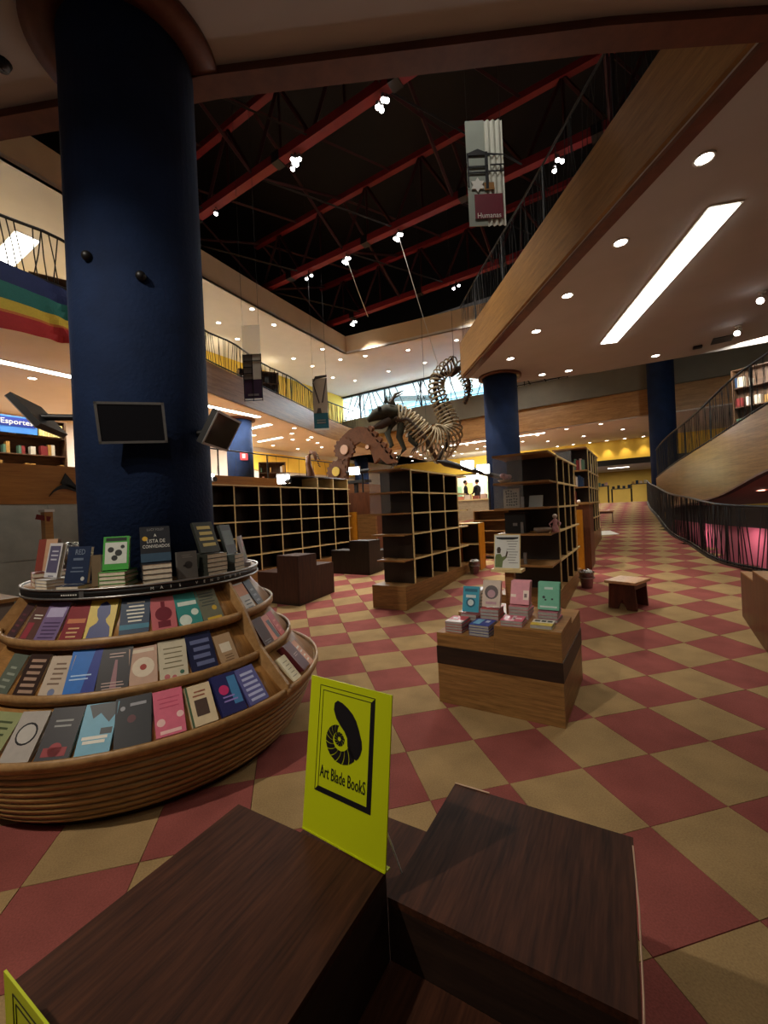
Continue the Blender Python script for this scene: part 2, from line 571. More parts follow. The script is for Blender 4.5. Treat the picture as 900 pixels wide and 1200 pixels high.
# ---- dark glazed roof
struct(B(-17, 9, -4, 24, 13.9, 14.0).build('ceiling_roof', DARKROOF))
struct(B(8, 8.2, -4, 41, -2, 13.9).build('wall_right', PLASTER))
struct(B(-17.4, -17.2, -4, 41, 0, 13.9).build('wall_left', PLASTERW))
struct(B(-17.2, -17.12, 13.5, 24, 4.2, 5.15).build('trim_yellow_panel', YELLOWW))
# ---- raised half level on the left: marble base, oak parapet
struct(B(-17.2, -10.1, -3, 22, 1.95, 2.1).build('floor_half_level', W_BROWNV))
struct(B(-10.1, -10.0, -3, 22, 2.13, 2.9).build('trim_half_level_oak', wood('half level oak', srgb(140, 88, 36), srgb(176, 118, 54), stretch=(1, .6, 10), rough=.4, scale=1.5)))
mw = struct(B(-10.12, -10.02, -3, 22, 0, 2.13).build('wall_half_level', MARBLE))
for k in range(15):
    y0 = -2.98 + k * 1.6
    B(-10.02, -10.0, y0, min(y0 + 1.585, 21.98), .02, 1.05).build('marble_slab', MARBLE, mw)
    B(-10.02, -10.0, y0, min(y0 + 1.585, 21.98), 1.065, 2.11).build('marble_slab', MARBLE, mw)
struct(B(-17.2, -10, 21.9, 22.0, 0, 2.1).build('wall_half_level_end', W_BROWN))

# ---- upper windows above the dark band (bluish light painted on a backing wall behind)
win = struct(thing('window_1', '', 'window'))
del win['label'], win['category']
win.location = (-10, 22, 7.75)
x = -15.2
panes = [(-17.1, -15.3), (-15.2, -13.4), (-13.3, -10.9), (-10.8, -8.0), (-7.9, -5.6)]
GLB = glass('sky tinted pane', (.55, .8, .95), .05, .25)
for a, b in panes:
    B(a, b, 22.03, 22.05, 7.8, 9.3).build('pane', GLB, win)
for a in (-17.15, -15.25, -13.35, -10.85, -7.95, -5.55):
    B(a - .04, a + .04, 21.98, 22.1, 7.75, 9.4).build('mullion', BLACKM, win)
B(-17.2, -5.5, 21.98, 22.1, 9.28, 9.4).build('top_rail', BLACKM, win)
struct(B(-5.5, 8, 22.1, 22.2, 7.75, UPC).build('wall_upper_far', PLASTER))
struct(B(-17.2, 0, 26, 26.1, 5.6, UPC).build('wall_blue_glow', plain('pale blue window glow', srgb(140, 196, 226), .8, .05, 1)))  # blue colour stands in for the bluish light in the window
# the slanted dark roof beam seen through the window
tag(MB().box(-2.2, 2.2, -.12, .12, -.16, .16, Matrix.Translation((-12.3, 23.2, 8.75)) @ Matrix.Rotation(R(13), 4, 'Y') @ Matrix.Rotation(R(-18), 4, 'Z')).build('slanted_beam', GREYBAND), 'dark slanted beam behind the blue upper window', 'beam')
for k, xx in enumerate((-15.8, -13.5, -10.5, -7.5)):
    light('blue_glow_light', 'AREA', (xx, 24.2, 9.3), 800, (.82, .94, 1), 1.6, .6)  # lamps added without fittings to make the window glow

# ---- right: ramp with oak parapet, pink-lit lower wall
RP = [(.47, 19.9, 1.30, 2.50), (.95, 17, 1.42, 2.82), (1.65, 14, 1.68, 3.18), (2.3, 12, 2.20, 3.55), (3.2, 9.9, 2.65, 3.98), (4.8, 7.6, 3.1, 4.5)]
bot = lerp_path([(a, b, c) for a, b, c, d in RP], 6)
top = lerp_path([(a, b, d) for a, b, c, d in RP], 6)
nr = len(bot)
struct(MB().strip(bot, top, Vector((.09, .03, 0))).build('trim_ramp_parapet', W_BALCR))
struct(MB().strip([p + Vector((-.01, 0, -.05)) for p in bot], bot, Vector((.14, .04, 0))).build('trim_ramp_lip', W_LIP))
sof = MB()
sof.strip([p + Vector((.1, 0, 0)) for p in bot], [p + Vector((3.2, 1.2, 0)) for p in bot], Vector((0, 0, .12)))
struct(sof.build('ceiling_under_ramp', plain('rosy plaster', srgb(188, 120, 104), .85, .04, 2)))
flr = MB().strip([p + Vector((.1, 0, -1.0)) for p in top], [p + Vector((3.2, 1.2, -1.0)) for p in top], Vector((0, 0, .08)))
struct(flr.build('floor_ramp', FLBED))
LW = lerp_path([(.95, 20.5, 0), (1.5, 17, 0), (2.2, 14, 0), (2.9, 12, 0), (3.9, 9.9, 0), (5.4, 7.8, 0)], 5)
PINKW = plain('rose painted lower wall', srgb(190, 106, 120), .7, .1, 1.2)
struct(MB().strip([(p.x, p.y, -1.2) for p in LW], [(p.x, p.y, .85) for p in LW], Vector((.1, .03, 0))).build('wall_lower_rose', PINKW))
struct(MB().strip([(p.x - .15, p.y - .05, .85) for p in LW], [(p.x - .15, p.y - .05, 1.4) for p in LW], Vector((.1, .03, 0))).build('wall_lower_shade', plain('under-ramp shade umber', srgb(44, 30, 26), .7, .1, 2)))  # dark strip whose colour stands in for the shade under the ramp
struct(MB().strip([(xr(p.y) + .05, p.y, -1.2) for p in LW[::-1]], [(p.x + .1, p.y, -1.2) for p in LW[::-1]], Vector((0, 0, -.05))).build('floor_lower', plain('rose lower floor', srgb(150, 70, 84), .6, .1, 3)))
for p in (LW[6], LW[11], LW[16], LW[21]):
    light('rose_lamp', 'AREA', (p.x - .45, p.y - .2, .7), 4.5, (1, .6, .68), .25, .25, aim=(.5, .25, -.8))

# ================================================================== LIGHT FITTINGS
def downlight_proto(r):
    t = bpy.data.objects.new('downlight', None)
    COL.objects.link(t)
    MB().lathe([(r, -.012), (r + .025, -.012), (r + .025, .0), (r, .0)], 16).build('trim_ring', WHITEP, t, world=False)
    MB().lathe([(0, -.006), (r, -.006), (r, -.002), (0, -.002)], 16).build('lens', LAMPS, t, world=False)
    return t
dl_big = downlight_proto(.085)
dl_used = []
def downlight(x, y, z, label, group, power=0, ang=110, col=(1, .93, .84)):
    t = dl_big if not dl_used else copy_tree(dl_big)
    dl_used.append(t)
    t.location = (x, y, z - .001)
    tag(t, label, 'downlight', group)
    if power:
        light('downlight_beam', 'SPOT', (x, y, z - .03), power, col, .06, angle=ang, blend=.8)
for nm, (x, y) in zip(('nearest and largest', 'second', 'third', 'fourth', 'farthest'), ((.72, 5.85), (-.13, 6.99), (-1.01, 8.16), (-1.81, 9.39), (-2.71, 10.69))):
    downlight(x, y, SOF, '%s round downlight in the row along the big right oak fascia' % nm, 'downlights along the right fascia', 30)
for nm, (x, y) in zip(('rightmost', 'middle', 'leftmost'), ((.42, 13.0), (-1.64, 12.75), (-2.32, 12.6))):
    downlight(x, y, SOF, '%s of three round downlights near the far edge of the right soffit' % nm, 'downlights by the far edge of the right soffit', 30)
for x, y in ((-11.98, 10.57), (-13.85, 10.51), (-12.3, 11.95), (-12.4, 15.04), (-12.57, 16.6), (-14.25, 15.04), (-14.26, 16.41), (-11.33, 17.0), (-9.31, 17.7), (-11.61, 19.64), (-13.96, 19.75), (-9.43, 19.77), (-6.98, 18.1), (-14.6, 18.49), (-14.5, 11.92), (-12.2, 6.0)):
    downlight(x, y, UPC, 'small downlight in the pale upper ceiling round the roof opening', 'downlights in the upper ceiling', 120, 130, (1, .95, .88))
for x, y in ((-12.74, 4.16), (-12.92, 3.0), (-12.4, 12.93), (-13.32, 13.72), (-14.34, 14.81), (-13.88, 15.4), (-13.31, 15.0), (-14.17, 16.43), (-14.92, 17.63), (-16.17, 17.07), (-14.75, 12.8), (-16.23, 15.3)):
    downlight(x, y, SOF, 'small downlight under the left oak balcony', 'downlights under the left balcony', 70)
gy = [(-3.13, 22.6), (-1.59, 22.5), (-2.7, 25.8), (-4.66, 26.07), (-.76, 25.11), (-7.92, 22.6), (-4.68, 23.36), (-6.46, 24.94)]
for k in range(26):
    gy.append((-14.5 + (k % 9) * 1.1 + random.uniform(-.3, .3), 23.2 + (k // 9) * 2.0 + random.uniform(-.4, .4)))
for k, (x, y) in enumerate(gy):
    downlight(x, y, SOF, 'tiny downlight in the ceiling beyond the cross balcony', 'downlights beyond the cross balcony', 190 if k % 4 == 0 else 0)
for k in range(6):
    downlight(-4.6 + k * .95, 28.95, SOF, 'downlight washing the yellow far wall', 'downlights washing the yellow far wall', 90, 80, (1, .82, .5))
def tube_lamp(x0, x1, y0, y1, z, label, power, rot=0.0):
    cx, cy = (x0 + x1) / 2, (y0 + y1) / 2
    z -= .002
    t = thing('fluorescent_strip', label, 'ceiling light', (cx, cy, z), rot)
    a, b = (x1 - x0) / 2, (y1 - y0) / 2
    B(-a - .03, a + .03, -b - .03, b + .03, -.015, 0).build('housing', WHITEP, t, world=False)
    B(-a, a, -b, b, -.03, -.012).build('diffuser', LAMPW, t, world=False)
    l = light('strip_glow', 'AREA', (cx, cy, z - .06), power, (1, .95, .84), 2 * a, 2 * b)
    l.rotation_euler = (0, 0, rot)
    return t
# long recessed strip in the right soffit
tube_lamp(.25 - .17, .25 + .17, 9.03 - 2.25, 9.03 + 2.25, SOF, 'long white fluorescent strip in the right soffit', 38, R(20.5))
tube_lamp(-12.0, -11.8, 1.2, 5.6, SOF, 'fluorescent strip under the rainbow flag balcony', 140)
tube_lamp(-12.0, -11.8, 6.6, 10.6, SOF, 'fluorescent strip under the balcony right of the thick column', 170)
tube_lamp(-13.8, -12.5, 11.6, 11.8, SOF, 'short fluorescent strip beside the lit blue column top', 160)
tube_lamp(-13.2, -12.2, 8.4, 8.6, SOF, 'short fluorescent strip behind the tilted screen', 110)
tube_lamp(-15.8, -14.2, 13.9, 14.05, SOF, 'short fluorescent strip deep under the balcony', 130)
tube_lamp(-16.4, -14.6, 8.2, 8.35, SOF, 'fluorescent strip over the raised level bookcases', 150)
tube_lamp(-16.2, -14.4, 3.0, 3.2, SOF, 'fluorescent strip above the blue sign bookcase', 110)
tube_lamp(-10.0, -4.2, 22.7, 22.85, SOF, 'thin fluorescent strip just beyond the cross balcony', 200)
tube_lamp(-15.4, -13.5, 4.2, 4.7, UPC, 'box fluorescent lamp behind the upper left railing', 160)
tube_lamp(-3.4, -1.6, 33, 33.2, 4.2, 'fluorescent strip in the far back room', 260)
tube_lamp(-2.2, -.8, 36, 36.2, 4.2, 'second fluorescent strip in the far back room', 260)
# yellow cove light on the upper left wall and the half-level panel
for y in (8.5, 11.5, 14.5):
    light('cove_wash', 'AREA', (-15.9, y, 8.3), 9, (1, .88, .6), .3, 2.4, aim=(-.6, 0, .8))
for y in (14.5, 18.5, 22.5):
    light('panel_wash', 'AREA', (-16.4, y, 5.3), 10, (1, .9, .66), .3, 3.0, aim=(-.7, 0, -.5))
# recessed vents
tag(B(1.55, 1.95, 12.55, 13.0, SOF - .015, SOF).build('ceiling_vent', BLACKM), 'dark rectangular vent in the right soffit', 'vent')
tag(B(1.2, 1.38, 12.85, 13.0, SOF - .05, SOF).build('ceiling_sensor', BLACKM), 'small dark sensor beside the soffit vent', 'sensor')
tag(MB().lathe([(0, SOF - .05), (.05, SOF - .05), (.07, SOF), (0, SOF)], 14, c=(-4.21, 1.27)).build('ceiling_sensor', BLACKM), 'small dark sensor in the near ceiling left of the column', 'sensor')
def soffit_spot(x, y, z, label, aim, power):
    t = thing('track_spotlight', label, 'spotlight', (x, y, z))
    MB().lathe([(0, z - .03), (.06, z - .03), (.06, z), (0, z)], 12, c=(x, y)).build('base', WHITEP, t)
    v = Vector(aim).normalized()
    c = Vector((x, y, z - .13))
    MB().tube([(x, y, z - .02), tuple(c)], .012, 6).build('stem', WHITEP, t)
    MB().tube([c - v * .07, c + v * .07], [.045, .06], 12).build('head', WHITEP, t)
    MB().tube([c + v * .071, c + v * .078], [.058, .058], 12).build('lens', LAMPX, t)
    light('track_beam', 'SPOT', tuple(c + v * .1), power, (1, .9, .76), .05, aim=aim, angle=70)
soffit_spot(1.93, 12.01, SOF, 'bright track spotlight near the soffit vent', (-.5, -.7, -.6), 45)
soffit_spot(2.01, 10.3, SOF, 'bright track spotlight at the right picture edge', (-.5, -.6, -.6), 60)
soffit_spot(-12.4, 5.2, SOF, 'track spotlight under the flag balcony beside the column', (.6, -.4, -.6), 40)

# ================================================================== ROOF TRUSSES
def truss(y, label):
    t = thing('roof_truss', label, 'truss', (-4.5, y, 10.6))
    x0, x1, zb, zt = -12.6, 4.6, 10.6, 12.4
    MB().box(x0, x1, y - .11, y + .11, zb - .11, zb + .11).build('bottom_chord', REDST, t)
    MB().box(x0, x1, y - .09, y + .09, zt - .09, zt + .09).build('top_chord', REDST, t)
    k = 0
    xx = x0 + .3
    while xx < x1 - 1.9:
        MB().bar((xx, y, zb), (xx + 1.0, y, zt), .055).build('web_bar', REDSTD, t)
        MB().bar((xx + 1.0, y, zt), (xx + 2.0, y, zb), .055).build('web_bar', REDSTD, t)
        MB().bar((xx + 1.0, y, zb), (xx + 1.0, y, zt), .04).build('web_bar', REDSTD, t)
        xx += 2.0
    for q in range(5):
        xx = x0 + 1.8 + q * 3.4
        B(xx - .12, xx + .12, y - .13, y + .13, zb - .13, zb + .13).build('joint_clamp', BLACKM, t)
    return t
TY = (3.75, 7.6, 11.45, 15.35)
for y, n in zip(TY, ('nearest red roof truss above the slab edge', 'red roof truss second from the near slab, carrying two bright lamp clusters', 'red roof truss across the middle of the dark roof, behind the white banner', 'farthest red roof truss, low over the far ceiling corner')):
    truss(y, n)
for k, (ya, yb) in enumerate(zip(TY, TY[1:])):
    t = thing('roof_bracing', ('dull red lattice bracing between the %s pair of roof trusses' % ('nearest', 'middle', 'farthest')[k]), 'bracing', (-4.5, (ya + yb) / 2, 10.6))
    for q in range(5):
        xx = -12.3 + q * 4.0
        MB().bar((xx, ya, 10.6), (xx, yb, 12.4), .05).build('brace', REDSTD, t)
        MB().bar((xx, ya, 12.4), (xx, yb, 10.6), .05).build('brace', REDSTD, t)
        MB().bar((xx, ya, 12.4), (xx + 2.0, yb, 12.4), .045).build('brace', REDSTD, t)
        MB().bar((xx, ya, 10.6), (xx + 2.0, yb, 10.6), .03).build('brace', BLACKM, t)
def cluster(x, y, z, n, label, power, aim=(0, 0, -1), grp=None):
    t = thing('lamp_cluster', label, 'spotlight', (x, y, z), 0, grp)
    MB().tube([(x, y, z + .22), (x, y, z)], .02, 6).build('bracket', BLACKM, t)
    for k in range(n):
        a = 2 * PI * k / n + .5
        rr = .11 if n > 1 else 0
        c = Vector((x + rr * math.cos(a), y + rr * .5 * math.sin(a), z - .05 + .09 * math.sin(a * 1.7)))
        MB().lathe([(0, .05), (.045, .05), (.06, -.05), (0, -.05)], 10).build('lamp_head', STEEL, t, world=False).location = c - Vector((x, y, z))
        MB().ball((0, 0, 0), .055, 10, 6).build('bulb', LAMPX, t, world=False).location = c - Vector((x, y, z)) + Vector((0, 0, -.055))
    if power:
        light('truss_beam', 'SPOT', (x, y, z - .25), power, (1, .92, .82), .12, aim=aim, angle=78, blend=1.0)
TP = 1150
cluster(-4.33, 7.6, 10.35, 4, 'four-bulb lamp cluster highest under the dark roof', TP, (.12, .18, -1))
cluster(-6.83, 7.6, 10.35, 5, 'five-bulb lamp cluster on the second red truss left', TP, (.12, .1, -1))
cluster(-8.21, 11.45, 10.35, 4, 'lamp cluster with a slack wire left of the middle truss centre', TP, (.15, -.15, -1))
cluster(-6.18, 11.45, 10.35, 4, 'lamp cluster with a long wire at the middle truss centre', TP, (.1, -.1, -1))
cluster(-1.49, 11.45, 10.35, 3, 'lamp cluster right of the white hanging banner', TP, (-.05, -.2, -1))
cluster(-9.91, 11.45, 10.35, 2, 'small two-bulb lamp near the left end of the middle truss', 400, (.2, 0, -1))
cluster(-10.78, 15.35, 10.35, 4, 'lamp cluster above the far ceiling corner', 600, (.25, .6, -1))
cluster(-5.83, 15.35, 10.35, 2, 'small two-bulb lamp on the farthest red truss', 1100, (.1, .8, -1))
cluster(-9.9, 7.6, 10.35, 1, 'single bulb beside the thick column top on the second truss', 60, (.2, 0, -1))
for (x, y), (x2, y2, z2), nm in (((-8.21, 11.45), (-8.0, 12.3, 8.6), 'short slack white wire hanging from a lamp cluster'), ((-6.18, 11.45), (-5.7, 13.1, 6.4), 'long white wire running down to the hanging dragon skeleton')):
    tag(MB().tube([(x, y, 10.35), ((x + x2) / 2, (y + y2) / 2, (10.35 + z2) / 2 - .05), (x2, y2, z2)], .012, 5).build('hanging_wire', WHITEP), nm, 'wire')

# unseen spotlights added behind the camera to brighten the displays and sign
soffit_spot(-1.2, -1.6, SOF, 'added unseen spotlight on the near ceiling behind the camera', (-.35, .62, -.7), 45)
soffit_spot(.9, -1.2, SOF, 'second added unseen spotlight on the near ceiling behind the camera', (-.3, .75, -.6), 60)
soffit_spot(-2.4, -1.8, SOF, 'added unseen spotlight on the near ceiling left of the camera', (-.1, .68, -.95), 400)

cluster(-1.4, 3.75, 10.35, 1, 'added unseen spotlight on the nearest truss aimed at the white banner', 0)  # hidden lamp added to brighten the banner
light('banner_fill_beam', 'SPOT', (-1.4, 3.75, 10.1), 260, (1, .95, .85), .05, aim=(-.52, 2.85, -3.1), angle=40, blend=.7)
cluster(-5.6, 3.75, 10.35, 1, 'added unseen spotlight on the nearest truss aimed at the rainbow flag', 0)  # hidden lamp added because the flag came out dark
light('flag_fill_beam', 'SPOT', (-5.6, 3.75, 10.1), 420, (1, .95, .86), .05, aim=(-3.7, -1.0, -4.3), angle=45, blend=.8)
for k in (13, 20):
    p = bot[k] + Vector((.75, .28, -.004))
    downlight(p.x, p.y, p.z, 'downlight in the rosy soffit under the ramp, %s one' % ('farther' if k == 13 else 'nearer'), 'downlights under the ramp', 22, 120)

# ================================================================== BOOKS
SOLID = {}
def paint(c, rough=.45):
    k = 'cover %02x%02x%02x' % tuple(c)
    if k not in MATS:
        plain(k, srgb(*c), rough, .06, 30)
    return MATS[k]
def make_book(w, h, t, col, page=None, prints=(), label='', loc=(0, 0, 0), rot=None, cat='book', group=None, text=None):
    """book in local axes: x width, y thickness (front cover at -y), z height, base at z=0.
    prints: (colour, list of shapes) on the front; shapes: ('r',x0,x1,z0,z1) or ('d',x,z,r) or ('p',[(x,z)...]) in cover fractions"""
    t_ = thing('book', label, cat, loc, 0, group)
    if rot is not None:
        t_.rotation_euler = rot
    m = MB()
    c = .0014
    m.box(-w / 2, w / 2, -t / 2, -t / 2 + c, 0, h)
    m.box(-w / 2, w / 2, t / 2 - c, t / 2, 0, h)
    m.box(-w / 2, -w / 2 + c, -t / 2 + c, t / 2 - c, 0, h)
    cov = m.build('cover', paint(col), t_, world=False)
    B(-w / 2 + c, w / 2 - .003, -t / 2 + c, t / 2 - c, .003, h - .003).build('pages', page or PAPER, t_, world=False)
    lay = -t / 2
    for q, (pc, shapes) in enumerate(prints):
        m = MB()
        y1 = lay - .0004 * q
        y0 = y1 - .0005
        for s in shapes:
            if s[0] == 'r':
                m.box((s[1] - .5) * w, (s[2] - .5) * w, y0, y1, s[3] * h, s[4] * h)
            else:
                if s[0] == 'd':
                    pts = [(s[1] * w + s[3] * w * math.cos(a * PI / 8), s[2] * h + s[3] * w * math.sin(a * PI / 8)) for a in range(16)]
                else:
                    pts = [(p[0] * w, p[1] * h) for p in s[1]]
                M = Matrix(((1, 0, 0, -w / 2), (0, 0, 1, y0), (0, 1, 0, 0), (0, 0, 0, 1)))
                m.prism(pts, y1 - y0, M)
        if m.v:
            m.build('cover_print', paint(pc), cov, world=False)
    if text:
        for body, size, fx, fzz, tc in text:
            M = Matrix(((1, 0, 0, (fx - .5) * w), (0, 0, -1, lay - .0016), (0, 1, 0, fzz * h), (0, 0, 0, 1)))
            MB().text(body, size, M, ext=.0003, xs=.8).build('title', paint(tc), cov, world=False)
    return t_
def lines(n, z0, z1, x0=.2, x1=.8, th=.35):
    """unreadable lines of type"""
    out = []
    st = (z1 - z0) / n
    for k in range(n):
        a = random.uniform(0, .12)
        b = random.uniform(0, .12)
        out.append(('r', x0 + a, x1 - b, z0 + st * k, z0 + st * k + st * th))
    return out
SIL = [(.08, .02), (.92, .02), (.86, .3), (.70, .42), (.66, .5), (.78, .62), (.74, .84), (.56, .95), (.38, .9), (.28, .76), (.32, .6), (.40, .5), (.36, .42), (.14, .32)]
def face(az, tilt):
    """rotation so the cover faces azimuth az (radians) and leans back by tilt"""
    return (Matrix.Rotation(az + PI / 2, 3, 'Z') @ Matrix.Rotation(-tilt, 3, 'X')).to_euler()
def flat(az):
    """lying flat, spine to the left of azimuth az, fore-edge/page side facing az"""
    return (Matrix.Rotation(az + PI / 2, 3, 'Z') @ Matrix.Rotation(R(-90), 3, 'X')).to_euler()

# ================================================================== ROUND DISPLAY
disp = thing('round_book_display', 'round tiered wooden bestseller display built round the thick blue column', 'display stand', (CX, CY, 0))
c_ = (CX, CY)
def ring(prof, name, mat, parent=disp, n=72):
    return MB().lathe(prof, n, c=c_).build(name, mat, parent)
# plinth + ribbed hull: ten bent slats, flaring outwards
ring([(.50, .0), (1.02, .0), (1.04, .06), (.50, .06)], 'plinth', W_EBONY)
NS = 10
for k in range(NS):
    a = k / NS
    b = (k + 1) / NS
    prof = lambda u: 1.065 + .20 * u ** .8
    z0, z1 = .05 + .43 * a, .05 + .43 * b - .008
    ring([(prof(a) - .06, z0), (prof(a) + .004, z0), (prof(b) + .004, z1), (prof(b) - .06, z1)], 'hull_slat', W_HULL)
for az in (8.5, -112, 95):
    a = R(az)
    pts = [(1.068, .05), (1.074, .05), (1.27, .475), (1.262, .475)]
    M = Matrix.Translation((CX, CY, 0)) @ Matrix.Rotation(a, 4, 'Z') @ Matrix(((1, 0, 0, 0), (0, 0, -1, .006), (0, 1, 0, 0), (0, 0, 0, 1)))
    MB().prism(pts, .012, M).build('hull_joint', W_EBONY, disp)
    MB().ball((CX + 1.285 * math.cos(a), CY + 1.285 * math.sin(a), .475), .016, 10, 6).build('joint_knob', W_TRAY, disp)
ring([(.95, .05), (1.03, .05), (1.22, .47), (1.16, .47)], 'hull_core', W_EBONY)
tiers = [(.912, 1.00, .70, 1.21), (1.05, .735, .83, .955), (1.27, .495, .99, .70)]
for k, (ro, zo, ri, zi) in enumerate(tiers):
    ring([(ri, zi), (ri - .012, zi - .012), (ro - .012, zo - .065), (ro, zo - .05)], 'sloping_tray', W_BROWNV)
    ring([(ro - .01, zo - .048), (ro + .006, zo - .048), (ro + .006, zo), (ro - .01, zo)], 'tray_rim', W_TRAY)
    ring([(.60, zi - .28), (ri, zi - .28), (ri, zi), (.60, zi)], 'riser', W_BROWN)
ring([(.48, 1.225), (.79, 1.225), (.79, 1.265), (.48, 1.265)], 'top_deck', W_BROWN)
RB = .80
ring([(RB - .008, 1.222), (RB + .004, 1.222), (RB + .004, 1.268), (RB - .008, 1.268)], 'black_band', BLACKM)
ring([(RB - .004, 1.266), (RB + .010, 1.266), (RB + .010, 1.278), (RB - .004, 1.278)], 'steel_edge', STEEL)
ring([(RB - .004, 1.212), (RB + .010, 1.212), (RB + .010, 1.224), (RB - .004, 1.224)], 'steel_edge', STEEL)
lt = MB()
for k, ch in enumerate('MAIS VENDIDOS'):
    if ch == ' ':
        continue
    az = R(-29 + 3.8 * k)
    M = Matrix.Translation((CX + (RB + .0045) * math.cos(az), CY + (RB + .0045) * math.sin(az), 1.245)) @ Matrix.Rotation(az + PI / 2, 4, 'Z') @ Matrix.Rotation(PI / 2, 4, 'X')
    lt.text(ch, .026, M, ext=.0006)
stuff(lt.build('lettering', WHITEP, disp))
lt = MB()
for k in range(7):
    az = R(-66 + 1.1 * k)
    M = Matrix.Translation((CX + (RB + .0045) * math.cos(az), CY + (RB + .0045) * math.sin(az), 1.243)) @ Matrix.Rotation(az + PI / 2, 4, 'Z')
    lt.box(-.006, .004, -.0008, .0004, -.004, .004, M)
stuff(lt.build('small_print', WHITEP, disp))
M = Matrix.Translation((CX + (RB + .004) * math.cos(R(-57)), CY + (RB + .004) * math.sin(R(-57)), 1.245)) @ Matrix.Rotation(R(-57) + PI / 2, 4, 'Z')
MB().box(-.014, .014, -.002, .002, -.026, .026, M).build('band_joint', STEEL, disp)
# radial divider boards
for az in (8.5, -112, 95):
    a = R(az)
    pts = [(.70, 1.205), (.80, 1.205), (.925, 1.03), (1.06, .765), (1.285, .52), (1.285, .45), (.70, .45)]
    M = Matrix.Translation((CX, CY, 0)) @ Matrix.Rotation(a, 4, 'Z') @ Matrix(((1, 0, 0, 0), (0, 0, -1, .011), (0, 1, 0, 0), (0, 0, 0, 1)))
    MB().prism(pts, .022, M).build('divider', W_TRAY, disp)

def polar(az, r, z):
    return (CX + r * math.cos(R(az)), CY + r * math.sin(R(az)), z)
TN = ('top', 'middle', 'bottom')
def tier_book(k, az, w, h, col, prints, desc, copies=3, t=.018, tilt=43, text=None, page=None, skew=0):
    ro, zo, ri, zi = tiers[k]
    sl = math.atan2(ro - ri, zi - (zo - .05))         # slope of the tray from vertical
    tl = sl - R(7)
    for q in range(copies):
        # stack of copies leaning on the tray; the front one shows its cover
        dn = q * (t + .001) + t / 2 + .004
        up = -.012 * (copies - 1 - q) if q < copies - 1 else 0
        # outward normal of the tray
        nx, nz = math.cos(tl), math.sin(tl)
        r = ro - .022 - .0 + nx * 0 - math.sin(tl) * .004
        base_r = ro - .018 - nx * ((copies - 1) * (t + .001) + t + .006) + nx * dn
        base_z = zo - .050 + nz * dn + abs(up) * .3
        base_r -= 0
        sk = skew + random.uniform(-1.6, 1.6)
        lab = desc + ' on the %s tray' % TN[k] if q == copies - 1 else '%s copy behind the %s on the %s tray' % (('rearmost', 'second', 'third', 'fourth', 'fifth')[q], desc.split(' with ')[0], TN[k])
        make_book(w * .965, h * 1.08 * (1 - .004 * (copies - 1 - q)), t, col, page, prints if q == copies - 1 else (), lab, polar(az, base_r, base_z), (Matrix.Rotation(R(az) + PI / 2, 3, 'Z') @ Matrix.Rotation(-tl, 3, 'X') @ Matrix.Rotation(R(sk), 3, 'Y')).to_euler(), group='display copies of one title' if q < copies - 1 else None, text=text if q == copies - 1 else None)
ORD = ('bottom', 'second lowest', 'third lowest', 'fourth lowest', 'fifth lowest', 'sixth lowest', 'seventh lowest')
W_, K_ = (225, 220, 205), (24, 22, 26)
# top tray
tier_book(0, -93, .15, .22, (70, 48, 50), [((110, 60, 70), lines(4, .2, .8))], 'dark plum paperback at the left end', 2)
tier_book(0, -80, .15, .23, (96, 66, 60), [((150, 60, 70), [('r', .1, .5, .1, .5)]), (W_, lines(2, .6, .75))], 'brown paperback with a red panel', 2)
tier_book(0, -69.5, .16, .23, (120, 100, 138), [((180, 170, 200), [('r', .1, .9, .62, .86)]), ((74, 54, 90), lines(5, .1, .55, .1, .9))], 'lilac paperback with a clouded photo', 3)
tier_book(0, -58.5, .14, .21, (128, 30, 38), [((196, 120, 80), [('r', .1, .9, .5, .62)]), ((210, 170, 120), lines(3, .12, .45))], 'crimson paperback with gold type', 3)
tier_book(0, -48.5, .16, .235, (206, 178, 64), [((30, 44, 108), [('p', SIL)])], 'yellow paperback with a navy head silhouette', 3)
tier_book(0, -36, .165, .235, (22, 50, 78), [((44, 116, 140), [('r', 0, 1, .18, .30)]), (W_, lines(6, .36, .92, .18, .82, .4))], 'deep blue paperback with six white title lines', 3)
tier_book(0, -25, .145, .215, (190, 100, 104), [((110, 24, 40), [('d', .5, .5, .34), ('r', .25, .75, .12, .3), ('r', .42, .58, .7, .86)])], 'pink paperback with a dark red drawing', 3)
tier_book(0, -15, .15, .22, (58, 140, 134), [((214, 226, 214), [('d', .3, .2, .26), ('d', .75, .4, .16), ('r', .1, .9, .62, .74)])], 'teal paperback with white cloud shapes', 3)
tier_book(0, -5.2, .15, .22, (112, 112, 92), [((206, 170, 60), [('r', .2, .9, .05, .14), ('d', .7, .4, .12)]), ((70, 76, 70), lines(5, .5, .95, .1, .9))], 'olive grey paperback with yellow marks', 3)
tier_book(0, 17.5, .13, .22, (210, 206, 196), [((224, 150, 104), [('r', 0, 1, .55, .95)]), ((90, 90, 92), lines(3, .1, .45))], 'white and orange paperback right of the divider', 2)
tier_book(0, 27.5, .12, .22, (40, 40, 44), [((120, 120, 124), lines(3, .2, .8))], 'black paperback at the right tray end', 2)
